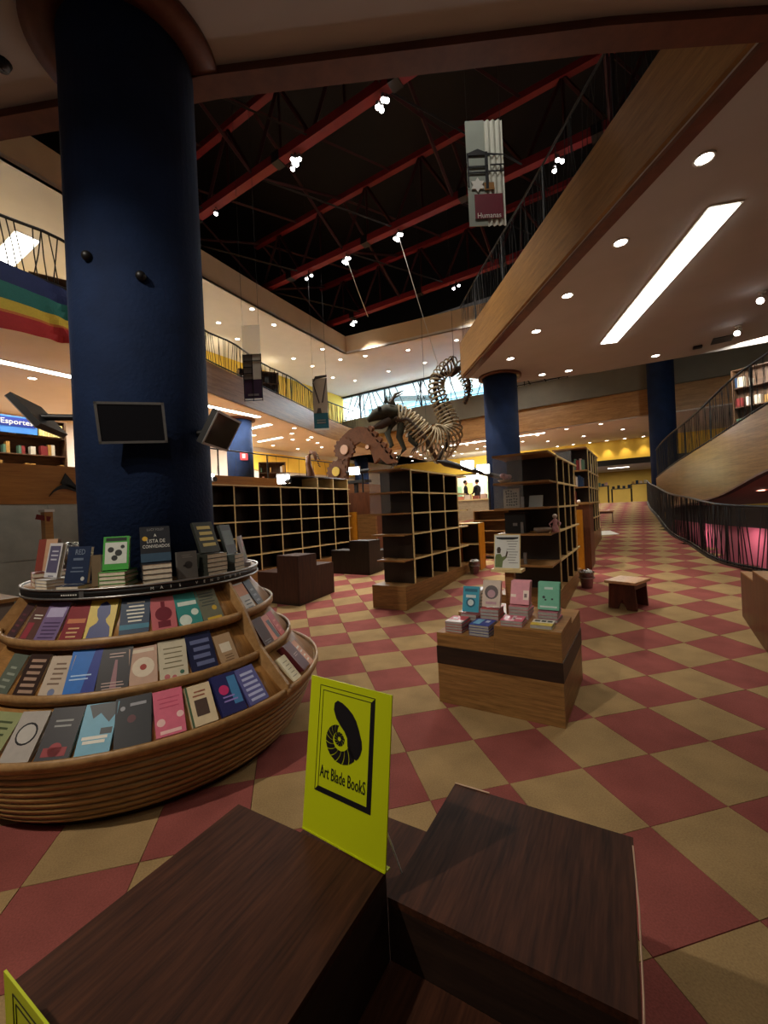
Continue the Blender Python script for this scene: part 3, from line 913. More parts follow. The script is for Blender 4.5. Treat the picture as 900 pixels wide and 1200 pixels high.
# middle tray
tier_book(1, -80, .15, .22, (96, 104, 92), [((150, 156, 140), lines(4, .2, .8))], 'grey green paperback at the picture edge', 2)
tier_book(1, -69, .15, .22, (52, 34, 28), [((170, 140, 120), lines(6, .1, .95, .1, .9, .5))], 'dark brown paperback with pale lettering', 3)
tier_book(1, -59.5, .145, .21, (196, 178, 158), [((120, 96, 80), lines(5, .3, .9)), ((120, 130, 160), [('d', .5, .12, .14)])], 'beige paperback with thin type', 3)
tier_book(1, -51, .17, .235, (38, 112, 196), [((30, 50, 140), [('p', [(.55, 0), (1, 0), (1, 1), (.75, 1)])]), ((180, 210, 240), lines(2, .34, .5, .1, .8))], 'bright blue paperback with a darker blue side', 3)
tier_book(1, -41.5, .17, .235, (34, 28, 32), [((150, 104, 110), [('p', [(.42, .08), (.62, .08), (.56, .7), (.48, .7)])]), ((190, 160, 150), lines(3, .06, .25, .1, .9) + lines(2, .76, .9))], 'black paperback with a pale pink figure', 3)
tier_book(1, -32.5, .15, .215, (196, 160, 138), [((224, 208, 184), [('d', .5, .48, .4), ('r', .1, .9, .86, .95)]), ((160, 56, 44), [('d', .5, .48, .12)])], 'rosy cream paperback with a round red emblem', 3)
tier_book(1, -23.5, .16, .225, (206, 196, 170), [((120, 110, 80), lines(5, .3, .9, .12, .88, .22)), ((190, 110, 110), [('d', .25, .1, .1), ('d', .5, .07, .08)]), ((70, 110, 90), [('d', .78, .16, .08)])], 'cream paperback with floral border', 3)
tier_book(1, -13.5, .165, .235, (30, 34, 66), [((104, 112, 150), lines(4, .12, .86, .1, .9, .55))], 'navy hardback with large grey letters', 3, t=.026)
tier_book(1, -4.0, .13, .19, (176, 144, 108), [((226, 214, 190), [('r', .2, .8, .4, .7)]), ((120, 90, 60), lines(3, .1, .35))], 'tan small paperback with a cream label', 3)
tier_book(1, 17.5, .13, .21, (70, 26, 28), [((150, 140, 136), lines(2, .1, .25))], 'dark maroon paperback right of the divider', 3)
tier_book(1, 25, .13, .21, (222, 130, 104), [((28, 24, 26), [('p', [(.55, .1), (.95, .1), (.8, .8), (.4, .8)])])], 'salmon paperback with a black label', 2)
tier_book(1, 32.5, .12, .21, (196, 50, 44), [((226, 120, 100), lines(3, .2, .8))], 'bright red paperback at the right end', 2)
# bottom tray
tier_book(2, -69, .17, .235, (150, 156, 110), [((70, 80, 50), lines(5, .3, .9))], 'pale green paperback at the picture edge', 2)
tier_book(2, -60, .16, .23, (176, 168, 160), [((30, 28, 30), [('d', .5, .55, .36)]), ((190, 184, 176), [('d', .5, .55, .30)])], 'pale paperback with a black ring', 3)
tier_book(2, -51.5, .17, .24, (46, 42, 46), [((150, 150, 146), lines(2, .62, .82)), ((150, 40, 44), [('d', .5, .2, .2), ('r', .15, .85, .08, .24)])], 'charcoal paperback with red figures', 3)
tier_book(2, -43, .165, .24, (98, 164, 190), [((30, 36, 40), [('p', [(.1, .98), (.3, .7), (.5, .8), (.8, .6), (.95, .75), (.9, 1)]), ('r', .6, .95, .38, .5)]), (W_, [('r', .1, .85, .3, .36), ('r', .15, .8, .22, .28)])], 'light blue paperback with dark branches', 3)
tier_book(2, -34.5, .18, .25, (26, 26, 32), [((90, 40, 46), [('d', .45, .55, .12)]), ((150, 150, 156), [('d', .2, .78, .07), ('r', .4, .85, .8, .86)])], 'black hardback with a faint red crest', 3)
tier_book(2, -26, .155, .235, (214, 104, 128), [((240, 196, 190), [('d', .2, .3, .14), ('d', .85, .4, .12), ('r', .15, .85, .05, .12)]), ((190, 70, 100), lines(3, .6, .9, .1, .9, .2))], 'rose pink paperback with pale figures', 4, skew=0)
tier_book(2, -17.8, .145, .22, (216, 196, 160), [((74, 96, 70), [('r', 0, .08, 0, 1)]), ((80, 62, 54), [('r', .25, .75, .22, .62)]), ((150, 90, 70), lines(2, .7, .9))], 'cream paperback with a framed picture', 4)
tier_book(2, -9.8, .16, .235, (36, 38, 92), [((200, 50, 110), [('d', .35, .6, .2)]), ((70, 130, 180), [('r', .6, .95, .2, .9)]), ((150, 130, 200), lines(2, .3, .5, .2, .8))], 'indigo glossy paperback with pink and blue glow', 4)
tier_book(2, -1.8, .15, .23, (84, 84, 146), [((180, 184, 220), lines(6, .08, .92, .1, .9, .5))], 'lavender blue paperback with silver patterns', 4)
tier_book(2, 17, .11, .20, (222, 212, 178), [((150, 140, 110), lines(5, .2, .9, .2, .8, .2))], 'cream booklet just right of the divider', 2)
tier_book(2, 24, .14, .22, (86, 26, 32), [((190, 150, 140), lines(2, .5, .64))], 'maroon paperback with a small title', 6, t=.015)
tier_book(2, 32, .12, .22, (216, 150, 110), [((240, 226, 206), lines(4, .2, .9))], 'peach paperback at the right end', 2)

# ---- standing books and stacks on the top deck
def stack(az, r, z, n, w, h, t, col, page, desc, grp, face_az=None, center=c_, floor_z=None):
    fa = R(az) if face_az is None else face_az
    for k in range(n):
        p = polar(az, r, z)
        j = fa + random.uniform(-.05, .05)
        # flat: local y (thickness) -> up; local z (height) runs along the viewing direction
        Mr = Matrix.Rotation(j + PI / 2, 3, 'Z') @ Matrix.Rotation(R(-90), 3, 'X')
        base = Vector(p) + Vector((math.cos(fa) * h / 2, math.sin(fa) * h / 2, t / 2 + k * (t + .0012)))
        make_book(w, h, t, col, page, (), '%s %s in its flat pile on the display deck' % (ORD[k], desc), tuple(base), Mr.to_euler(), group=grp)
    return z + n * (t + .0012)
D0 = 1.266
def deck(az, r, n, w, h, t, col, prints, desc, pile=None, page=None, tilt=12, text=None, th=.024, rb=0.0, turn=0):
    z = D0
    if n:
        z = stack(az, r, D0, n, pile[0], pile[1], t, col, page, pile[2], pile[3])
    x, y, _ = polar(az, r - rb, 0)
    fa = R(az + turn)
    # the leaning cover rests on its lower front edge
    make_book(w, h, th, col, page, prints, desc, (x + math.cos(fa) * .035, y + math.sin(fa) * .035, z + .004), face(fa, R(tilt)), text=text)
deck(-104, .64, 3, .15, .22, .03, (130, 60, 50), [((190, 150, 120), [('r', .4, 1, 0, 1)])], 'red and tan hardback propped edge-on at the left end of the deck', (.15, .2, 'red hardback', 'red hardbacks on the deck'), turn=38)
deck(-84, .66, 3, .155, .225, .02, (206, 204, 206), [((92, 88, 116), [('r', .1, .9, .14, .92)]), ((190, 190, 204), lines(3, .5, .86)), ((60, 56, 84), lines(1, .03, .1, .2, .8))], 'white framed paperback with violet picture on the deck', (.14, .2, 'white paperback', 'white paperbacks on the deck'))
deck(-66, .66, 1, .165, .235, .026, (34, 46, 72), [((98, 110, 130), lines(1, .62, .7, .2, .8, .8) + lines(2, .3, .5)), ((190, 190, 186), [('d', .78, .12, .08)])], 'dark navy paperback with RED title on the deck', (.16, .22, 'navy paperback', 'navy paperbacks on the deck'), text=[('RED', .05, .55, .84, (120, 132, 150))])
deck(-57, .64, 0, .05, .2, .02, (120, 100, 76), [], 'thick tan spine turned sideways beside the navy paperback', th=.05, turn=20, tilt=6)
deck(-45.5, .66, 4, .15, .215, .024, (66, 156, 62), [((26, 40, 30), [('r', .1, .9, .86, .96)]), ((206, 210, 200), [('r', .08, .92, .18, .82)]), ((50, 54, 52), [('d', .3, .6, .12), ('d', .6, .5, .14), ('d', .45, .35, .12), ('d', .75, .68, .08)])], 'green paperback with a black and white drawing on the deck', (.15, .21, 'green paperback', 'green paperbacks on the deck'))
deck(-26.5, .66, 4, .175, .235, .032, (38, 40, 46), [((60, 84, 104), [('r', 0, 1, 0, .24)]), ((216, 170, 60), [('d', .16, .66, .09)])], 'dark hardback A LISTA DE CONVIDADOS on a thick pile', (.17, .24, 'thick hardback', 'thick hardbacks on the deck'), text=[('A', .03, .5, .74, (226, 224, 214)), ('LISTA DE', .034, .52, .58, (226, 224, 214)), ('CONVIDADOS', .03, .52, .43, (236, 234, 226)), ('LUCY FOLEY', .022, .52, .91, (150, 150, 150))])
deck(-12, .69, 0, .13, .185, .02, (96, 92, 88), [((52, 48, 46), [('d', .55, .5, .2), ('r', .28, .5, .44, .52)]), ((130, 126, 120), lines(2, .78, .92))], 'small grey book with a clenched hand on the deck', th=.03, tilt=4)
deck(3.5, .66, 5, .165, .235, .03, (46, 48, 42), [((188, 166, 96), lines(4, .2, .95, .12, .9, .55))], 'black hardback with four gold title lines on a pile', (.17, .22, 'gold-lettered hardback', 'gold-lettered hardbacks on the deck'), tilt=22)
deck(22, .66, 4, .14, .23, .03, (58, 64, 62), [((82, 92, 86), [('r', .1, .9, .3, .8)])], 'slate grey hardback on a pile near the right deck end', (.14, .2, 'slate hardback', 'slate hardbacks on the deck'), tilt=16)
deck(44, .68, 1, .13, .22, .03, (150, 140, 140), [((104, 138, 88), [('d', .3, .25, .2), ('d', .7, .5, .16)]), ((190, 120, 130), [('d', .4, .65, .18), ('d', .75, .8, .12)])], 'flowery paperback in pink and green at the right deck end', (.12, .16, 'flowery paperback', 'flowery paperbacks on the deck'))

# ================================================================== SCREENS ON THE COLUMN
def screen(az, z, w, h, label, off=.16, pitch=18, spin=0, lean=0):
    a = R(az)
    px, py = CX + .47 * math.cos(a), CY + .47 * math.sin(a)
    t = thing('wall_screen', label, 'screen', (px, py, z))
    M = Matrix.Translation((math.cos(a) * off, math.sin(a) * off, 0)) @ Matrix.Rotation(a + PI / 2 + R(spin), 4, 'Z') @ Matrix.Rotation(R(pitch), 4, 'X') @ Matrix.Rotation(R(lean), 4, 'Y')
    MB().box(-w / 2, w / 2, -.012, .03, -h / 2, h / 2, M).build('housing', BLACKM, t, world=False)
    m = MB()
    f = .016
    for x0, x1, z0, z1 in ((-w / 2, w / 2, h / 2 - f, h / 2), (-w / 2, w / 2, -h / 2, -h / 2 + f), (-w / 2, -w / 2 + f, -h / 2, h / 2), (w / 2 - f, w / 2, -h / 2, h / 2)):
        m.box(x0, x1, -.018, -.012, z0, z1, M)
    m.build('silver_bezel', STEEL, t, world=False)
    MB().box(-w / 2 + f, w / 2 - f, -.014, -.011, -h / 2 + f, h / 2 - f, M).build('display_glass', plain('dark screen glass', srgb(22, 22, 26), .12, .05, 2), t, world=False)
    MB().tube([(-.02 * math.cos(a), -.02 * math.sin(a), 0), (math.cos(a) * off * .9, math.sin(a) * off * .9, 0)], .025, 8).build('bracket', BLACKM, t, world=False)
screen(-36, 2.335, .40, .27, 'flat dark screen with silver bezel facing us on the thick column', .13, 10, 4, -3)
screen(20, 2.34, .40, .27, 'tilted dark screen on the right side of the thick column', .20, 30, 8, 0)
screen(-132, 2.50, .42, .28, 'tilted black screen seen edge-on left of the thick column', .26, 38, 0, 0)
for az, z, l in ((-27, 3.40, 'small black dome camera on the front of the thick column'), (-68, 3.52, 'small black dome camera near the left side of the column')):
    a = R(az)
    tag(MB().ball((CX + .48 * math.cos(a), CY + .48 * math.sin(a), z), .035, 12, 8).build('dome_camera', BLACKM), l, 'camera')

# ================================================================== STEPPED DISPLAY TABLES
def stepped(name, label, x0, x1, y0, y1, q, mats, band=None, base=None, zb=None, cat='display table', ysplit=None):
    """four square blocks (sw, se, nw, ne) of different height on one foot"""
    xm, ym = (x0 + x1) / 2, (y0 + y1) / 2
    z0 = min(fz(y0), fz(y1)) if zb is None else zb
    ym = ysplit or ym
    t = thing(name, label, cat, (xm, ym, z0))
    B(x0, x1, y0, y1, z0, z0 + (band[0] if band else .06)).build('foot', mats[0], t)
    zlow = z0 + (band[1] if band else .06)
    if band:
        B(x0 - .004, x1 + .004, y0 - .004, y1 + .004, z0 + band[0], zlow).build('dark_band', W_EBONY, t)
    for (a, b, c, d), zz in zip(((x0, xm, y0, ym), (xm, x1, y0, ym), (x0, xm, ym, y1), (xm, x1, ym, y1)), q):
        B(a + .0006, b - .0006, c + .0006, d - .0006, zlow, z0 + zz - .018).build('block', mats[1], t)
        B(a + .0006, b - .0006, c + .0006, d - .0006, z0 + zz - .018, z0 + zz).build('block_top', mats[2], t)
    return t
kiosk = stepped('book_kiosk', 'square honey wood kiosk with a dark band, stacked with books', -1.56, -.55, 3.25, 4.26, (.60, .71, .66, .65), (W_BROWN, W_BROWN, W_BROWNV), band=(.335, .485), zb=0)
fg = stepped('stepped_table', 'dark walnut stepped table filling the foreground', -1.115, -.045, .29, 1.335, (.765, .545, .49, .70), (W_DARKX, W_EBONY, W_DARK), zb=0, ysplit=.855)
fg.rotation_euler = (0, 0, R(2))
# loose edge banding on the right block
MB().tube([(-.040, .70, .698), (-.036, .9, .702), (-.038, 1.1, .701), (-.047, 1.3, .70)], .0022, 5).build('loose_edge_band', plain('pale edge banding', srgb(206, 170, 140), .5, .05, 5), fg)
MB().tube([(-.58, 1.337, .70), (-.46, 1.337, .701)], .0025, 5).build('loose_edge_band', MATS['pale edge banding'], fg)
# dark stepped boxes left of the aisle
db = stepped('stepped_table', 'mahogany brown stepped table in front of the grid shelf', -6.38, -5.3, 5.46, 6.45, (.60, .92, .66, .69), (W_EBONY, W_MAHOG, W_MAHOG), zb=.02)
db = stepped('stepped_table', 'charcoal black stepped table behind the mahogany one', -6.52, -5.4, 7.88, 8.86, (.57, .80, .5, .53), (W_EBONY, W_CHARC, W_CHARC), zb=.21)
rb = stepped('stepped_table', 'brown stepped table cut by the right picture edge', 1.0, 2.1, 5.4, 6.8, (.75, .75, .64, .64), (wood('umber box', srgb(84, 48, 24), srgb(110, 66, 34), stretch=(6, 6, 1)), MATS['umber box'], W_BROWNV), zb=.06)

# ---- yellow-green shop signs on the walnut table
LIME = plain('lime yellow acrylic', srgb(196, 206, 16), .4, .03, 3)
SIGNBK = plain('sign print black', srgb(18, 16, 22), .5, .05, 10)
def shop_sign(label, loc, rotz, tilt, w=.275, h=.43, art=True, legs=True):
    t = thing('shop_sign', label, 'sign', loc, rotz)
    M = Matrix.Rotation(R(-tilt), 4, 'X')
    MB().box(-w / 2, w / 2, -.002, .002, 0, h, M).build('panel', LIME, t, world=False)
    def bx(name, rects, mat=SIGNBK):
        m = MB()
        for a, b, c, d in rects:
            m.box(a, b, -.0032, -.002, c, d, M)
        m.build(name, mat, t, world=False)
    if art:
        l, r_, b, tp = -w * .367, w * .32, h * .275, h * .955
        e = .0012
        bx('frame_line', [(l, l + e, b, tp), (l, r_, tp - e, tp), (l + .012, l + .012 + e, b + .012, tp - .012), (l + .012, r_ - .012, tp - .012 - e, tp - .012)])
        m = MB()
        F2 = M @ Matrix(((1, 0, 0, 0), (0, 0, -1, -.002), (0, 1, 0, 0), (0, 0, 0, 1)))
        m.prism([(r_, tp), (r_ - .014, tp - .014), (r_ - .014, b + .014), (r_, b)], .0012, F2)
        m.prism([(l, b), (r_, b), (r_ - .014, b + .014), (l + .012, b + .014)], .0012, F2)
        m.build('frame_shadow', SIGNBK, t, world=False)
        # nautilus: smooth dark body whorl + a coil of separate chambers
        m = MB()
        X = lambda u: (u - .5) * w
        body = [(.328, .816), (.335, .86), (.37, .88), (.43, .872), (.50, .85), (.565, .82), (.61, .785), (.645, .74), (.685, .674), (.692, .63), (.676, .595), (.655, .568), (.63, .552), (.58, .56), (.54, .585), (.52, .62), (.512, .665), (.475, .70), (.424, .727), (.365, .765)]
        m.prism([(X(p[0]), p[1] * h) for p in body][::-1], .0012, F2)
        m.build('shell_body', SIGNBK, t, world=False)
        cc = (X(.415), h * .645)
        def wedge(m, a, a2, ri, ro, ri2, ro2, bend):
            n = 5
            P1 = [(ri + (ro - ri) * q / n, a + bend * (1 - q / n)) for q in range(n + 1)]
            P2 = [(ri2 + (ro2 - ri2) * q / n, a2 + bend * (1 - q / n)) for q in range(n + 1)]
            for q in range(n):
                pts = [(cc[0] + r * math.cos(g), cc[1] + r * math.sin(g)) for r, g in (P1[q], P1[q + 1], P2[q + 1], P2[q])]
                m.prism(pts, .0012, F2)
        m = MB()
        for k in range(11):           # outer whorl, growing from the upper left round to the lower right
            a = R(95) + k * R(21)
            g = lambda kk: .034 + .0034 * kk
            wedge(m, a, a + R(17.5), g(k) * .52, g(k), g(k + .8) * .52, g(k + .8), R(24))
        for k in range(12):           # small inner coil
            a = R(20) + k * R(30)
            wedge(m, a, a + R(22), .006, .017 + .0002 * k, .006, .017 + .0002 * k, R(25))
        stuff(m.build('shell_chambers', SIGNBK, t, world=False))
        MB().text('Art Blade BookS', .046, F2 @ Matrix.Translation((-.008, h * .405, .0008)), ext=.0006, xs=.52).build('lettering', SIGNBK, t, world=False)
    # wire legs behind
    if legs:
        ty, tz = h * .3 * math.sin(R(tilt)) + .006, h * .3 * math.cos(R(tilt))
        for q in (-1, 1):
            MB().tube([(q * w * .40, ty, tz), (q * w * .43, ty + .12, -.20)], .0022, 5).build('wire_leg', WHITEP, t, world=False)
    MB().box(-w / 2, w / 2, -.004, .02, -.0, .004, M).build('foot_strip', LIME, t, world=False)
    return t
shop_sign('lime shop sign with a black nautilus shell on the walnut table', (-.719, .852, .768), R(-2.5), 9, .288, .42)
shop_sign('lime shop sign corner at the bottom left of the picture', (-.868, .255, .448), R(2), 0, .29, .415, legs=False)

# ================================================================== KIOSK BOOKS AND NOTICE
SOUTH = R(-90)
def kstack(x, y, z, n, w, h, t, col, page, desc, grp, az=SOUTH, prints=(), topdesc=None):
    for k in range(n):
        j = az + random.uniform(-.06, .06)
        Mr = Matrix.Rotation(j + PI / 2, 3, 'Z') @ Matrix.Rotation(R(-90), 3, 'X')
        base = (x + math.cos(az) * h / 2, y + math.sin(az) * h / 2, z + t / 2 + k * (t + .001))
        last = k == n - 1 and topdesc
        o = make_book(w, h, t, col, page, (), topdesc if last else '%s %s in its flat pile on the kiosk' % (ORD[k], desc), base, Mr.to_euler(), group=None if last else grp)
        if last and prints:
            for q, (pc, shapes) in enumerate(prints):
                m = MB()
                for s in shapes:      # printed on the cover that faces up (local -y)
                    m.box((s[1] - .5) * w, (s[2] - .5) * w, -t / 2 - .0004 * q - .0006, -t / 2 - .0004 * q, s[3] * h, s[4] * h)
                m.build('cover_print', paint(pc), o, world=False)
    return z + n * (t + .001)
def kstand(x, y, z, w, h, t, col, prints, desc, tilt=16, az=SOUTH, copies=1, page=None):
    for q in range(copies):
        last = q == 0
        make_book(w, h, t, col, page, prints if last else (), desc if last else ('nearest', 'second', 'rearmost')[q - 1] + ' spare copy leaning behind the ' + desc.split(' with ')[0] + ' on the kiosk', (x - math.cos(az) * q * (t + .002), y - math.sin(az) * q * (t + .002), z + .006), face(az, R(tilt)), group=None if last else 'leaning spare copies on the kiosk')
zl, zr = .601, .711
kstack(-1.42, 3.40, zl, 4, .15, .21, .022, (196, 72, 78), PAPERG, 'red and white paperback', 'red paperbacks on the kiosk', prints=[((226, 214, 210), [('r', .0, 1, .0, .35), ('r', .2, .5, .5, .7)])], topdesc='red and white paperback on the front left kiosk pile')
kstack(-1.19, 3.38, zl, 4, .17, .21, .022, (54, 70, 150), PAPERG, 'blue paperback', 'blue paperbacks on the kiosk', prints=[((120, 180, 214), [('r', .1, .45, .2, .9)]), ((190, 200, 230), [('r', .6, .8, .5, .8)])], topdesc='blue paperback with pale picture on the front middle kiosk pile')
z = kstack(-1.37, 3.62, zl, 4, .15, .2, .026, (150, 90, 92), PAPERG, 'dusky red paperback', 'dusky red paperbacks on the kiosk')
kstand(-1.37, 3.585, z, .155, .23, .022, (58, 160, 188), [((34, 104, 130), [('r', .12, .88, .78, .9), ('d', .5, .36, .28)]), ((206, 226, 226), [('d', .5, .36, .18), ('r', .2, .8, .55, .66)])], 'turquoise paperback with a round emblem on the kiosk')
kstack(-1.40, 3.86, .661, 7, .15, .2, .03, (60, 60, 62), PAPER, 'dark paperback', 'dark paperbacks at the back of the kiosk', topdesc='dark paperback topping the tall back left kiosk pile')
z = kstack(-1.17, 3.60, zl, 6, .16, .2, .028, (190, 90, 90), PAPERG, 'red striped paperback', 'red striped paperbacks on the kiosk')
kstand(-1.17, 3.56, z, .16, .23, .02, (214, 196, 180), [((96, 84, 84), [('d', .5, .56, .38)]), ((190, 150, 160), [('d', .5, .5, .22), ('r', .2, .8, .1, .2)])], 'cream paperback with a dark oval portrait on the kiosk', 18, copies=2)
kstack(-.92, 3.36, zr, 2, .17, .18, .022, (206, 104, 124), PAPERG, 'pink patterned paperback', 'pink paperbacks on the kiosk', prints=[((236, 200, 206), [('r', .1, .3, .2, .8), ('r', .5, .9, .4, .6), ('r', .45, .6, .1, .9)])], topdesc='pink patterned paperback lying at the kiosk front')
z = kstack(-.92, 3.60, zr, 4, .16, .2, .026, (214, 130, 140), PAPERG, 'pink paperback', 'pink paperbacks on the kiosk')
kstand(-.92, 3.55, z, .155, .2, .02, (222, 142, 156), [((244, 220, 206), [('r', .02, .3, .3, .42), ('r', .68, .98, .2, .6)]), ((120, 90, 90), [('r', .74, .88, .3, .46)])], 'pink paperback with pale blocks leaning on the kiosk', 22, copies=4)
kstack(-.70, 3.37, zr, 1, .16, .17, .03, (214, 186, 70), PAPERG, 'yellow paperback', 'yellow paperbacks on the kiosk', prints=[((226, 220, 206), [('r', 0, 1, .45, 1)]), ((30, 28, 30), [('r', .1, .35, .6, .85), ('r', .42, .62, .6, .85), ('r', .7, .92, .6, .85)])], topdesc='yellow and white paperback with three black marks on the kiosk')
z = kstack(-.69, 3.60, zr, 3, .15, .2, .026, (206, 120, 140), PAPERG, 'rose paperback', 'rose paperbacks on the kiosk')
kstand(-.69, 3.55, z, .165, .225, .02, (110, 190, 158), [((40, 60, 54), [('d', .28, .45, .07), ('d', .36, .36, .05), ('r', .62, .72, .36, .42)]), ((206, 232, 220), [('r', .3, .7, .74, .82), ('r', .1, .9, .08, .14)])], 'mint green paperback with small dark figures on the kiosk', 18, copies=3)
nt_ = thing('notice_stand', 'wooden post on the kiosk holding a white printed notice', 'notice stand', (-1.045, 3.76, .66))
B(-1.085, -1.005, 3.73, 3.79, .60, 1.075).build('post', W_BROWN, nt_)
B(-1.19, -.92, 3.66, 3.80, 1.075, 1.10).build('ledge', W_SHELF, nt_)
Mn = Matrix.Translation((-1.055, 3.70, 1.10)) @ Matrix.Rotation(R(-10), 4, 'X')
nw, nh = .235, .31
MB().box(-nw / 2, nw / 2, 0, .006, 0, nh, Mn).build('frame_board', W_SHELF, nt_)
MB().box(-nw / 2 + .008, nw / 2 - .008, -.002, 0, .008, nh - .008, Mn).build('sheet', plain('notice paper', srgb(226, 228, 222), .7, .02, 20), nt_)
F3 = Mn @ Matrix(((1, 0, 0, -nw / 2), (0, 0, -1, -.002), (0, 1, 0, 0), (0, 0, 0, 1)))
MB().prism([(.02, .285), (.22, .285), (.215, .270), (.17, .262), (.07, .262), (.025, .270)][::-1], .001, F3).build('header_banner', SIGNBK, nt_)
m = MB()
for k in range(9):
    zz = .245 - k * .024
    x0 = .115 + .01 * ((k * 7) % 3)
    m.box(x0 - nw / 2, .215 - nw / 2 - .008 * ((k * 5) % 4), -.0032, -.0022, zz, zz + .006, Mn)
m.build('type_lines', plain('grey print', srgb(150, 150, 146), .7, .05, 20), nt_)
MB().prism([(.012, .012), (.075, .012), (.082, .07), (.115, .10), (.108, .118), (.075, .105), (.06, .135), (.02, .13), (.012, .10)], .001, F3).build('printed_shirt', plain('print olive', srgb(112, 128, 80), .7, .1, 40), nt_)
MB().prism([(.03, .14), (.058, .14), (.064, .175), (.055, .195), (.035, .195), (.026, .175)], .001, F3).build('printed_head', plain('print brown', srgb(78, 64, 54), .7, .1, 40), nt_)
MB().prism([(.10, .10), (.118, .11), (.126, .15), (.116, .165), (.108, .13)], .001, F3).build('printed_arm', MATS['print brown'], nt_)

# ================================================================== SHELF UNITS
LV = [.44, .86, 1.28, 1.63, 1.98, 2.36]
GLP = glass('clear shelf pane', (.85, .9, .9), .04, .09)
def shelf_unit(name, label, x0, x1, y0, yb0, yb1, y1, zoff, bays, levels=LV, near_glass=True, plinth_mat=W_BROWN, back=None, grid_left=True):
    """two-sided shelf: plinth y0..y1, bays between yb0..yb1, open end shelves beyond"""
    t = thing(name, label, 'shelf unit', ((x0 + x1) / 2, (y0 + y1) / 2, fz(y0)))
    zp = levels[0] + zoff
    P = [(y0, fz(y0) - .02), (y1, fz(y1) - .02), (y1, zp), (y0, zp)]
    M = Matrix(((0, 0, 1, x0), (1, 0, 0, 0), (0, 1, 0, 0), (0, 0, 0, 1)))
    MB().prism(P, x1 - x0, M).build('plinth', plinth_mat, t)
    xm = (x0 + x1) / 2
    ztop = levels[-1] + zoff
    B(xm - .012, xm + .012, yb0, yb1, zp, ztop).build('spine_panel', BLACKPAN, t)
    for y in (yb0, yb1):
        B(x0 + .04, x1 - .02, y - .012, y + .012, zp, ztop).build('end_panel', BLACKPAN, t)
    for k in range(bays + 1):
        y = yb0 + (yb1 - yb0) * k / bays
        if 0 < k < bays:
            B(x0 + .02, x1 - .012, y - .010, y + .010, zp, ztop).build('divider', BLACKPAN, t)
        for xe in ((x1 - .012, x1) if True else ()):
            pass
        B(x1 - .012, x1 + .002, y - .014, y + .014, zp, ztop).build('divider_edge', W_SHELF, t)
    for i, lv in enumerate(levels[1:]):
        z = lv + zoff
        B(x0, x1 - .014, yb0 - .02, yb1 + .02, z - .022, z).build('shelf_board', W_BROWN if i else W_BROWN, t)
        B(x1 - .014, x1 + .004, yb0 - .02, yb1 + (.0 if y1 <= yb1 else (y1 - yb1) * .8), z - .026, z + .002).build('shelf_edge', W_SHELF, t)
        if yb0 - y0 > .15:
            ins = .1 if i == 0 else 0
            B(x0 + .02 + ins, x1 - .0, y0 + .02, yb0 - .02, z - .022, z).build('end_shelf', W_BROWN, t)
            B(x0 + .02 + ins, x1 + .004, y0 + .004, y0 + .02, z - .026, z + .002).build('end_shelf_edge', W_BALC, t)
        if y1 - yb1 > .15:
            B(x0 + .02, x1, yb1 + .02, y1 - .04, z - .022, z).build('end_shelf', W_BROWN, t)
    if near_glass:
        for a, b in ((levels[3], levels[4]), (levels[4], levels[5])):
            B(x0 + .02, x0 + .42, y0 + .022, y0 + .028, a + zoff + .003, b + zoff - .027).build('glass_pane', GLP, t)
            B(x0 + .02, x0 + .026, y0 + .03, yb0 - .02, a + zoff + .003, b + zoff - .027).build('glass_pane', GLP, t)
    return t
shelf_unit('shelf_unit', 'empty black grid shelf on a wedge plinth in the middle of the floor', -3.93, -3.28, 5.78, 6.13, 8.15, 8.75, 0, 3)
shelf_unit('shelf_unit', 'tall dark shelf with wooden ledges and ornaments behind the kiosk', -1.78, -1.03, 5.68, 6.35, 8.1, 8.5, 0, 3)
u3 = shelf_unit('shelf_unit', 'long pale-edged grid shelf with empty black bays on the left', -8.1, -7.35, 4.9, 5.1, 9.77, 9.9, .02, 7, levels=[.46, .83, 1.23, 1.58, 1.94, 2.37], near_glass=False)
# raised top row at its far end
for y in (8.45, 9.1, 9.77):
    B(-7.9, -7.346, y - .014, y + .014, 2.40, 2.66).build('upper_divider', W_SHELF, u3)
B(-7.9, -7.346, 7.7, 9.8, 2.66, 2.69).build('upper_board', W_EBONY, u3)
B(-7.92, -7.90, 7.7, 9.8, 2.40, 2.66).build('upper_back', BLACKPAN, u3)
u5 = shelf_unit('shelf_unit', 'far bookcase full of books behind the dark ornament shelf', -1.78, -1.05, 10.3, 10.7, 13.0, 13.3, .42, 4, levels=[.5, .86, 1.25, 1.6, 1.98, 2.5])
# ---- books on the far bookcase: aisle side and near end
cols_ = [(200, 190, 170), (120, 40, 40), (40, 60, 90), (210, 200, 190), (60, 60, 60), (160, 120, 60), (80, 110, 90), (190, 150, 140)]
proto_b = {}
MINI = []
def mini_book(x, y, z, w, t, h, col, label, grp, az=0):
    """small spine-out book, too far away to show more than its block"""
    MINI.append((math.hypot(x, y), x, y, z + .001, w, t, h, col, label, grp, az))
for lv in (.86, 1.25, 1.6, 1.98):
    y = 10.85
    while y < 12.9:
        c = random.choice(cols_)
        t_ = random.choice((.03, .04, .06))
        hh = random.choice((.2, .23, .26))
        if random.random() < .62:
            mini_book(-1.08, y, lv + .42, .18, t_, hh, c, 'small spine-out book on the aisle side of the far bookcase', 'books on the aisle side of the far bookcase')
            y += t_ + .003
        else:
            y += random.choice((.12, .25, .4))
        if any(abs(y - (10.7 + 2.3 * k / 4)) < .06 for k in range(5)):
            y += .13
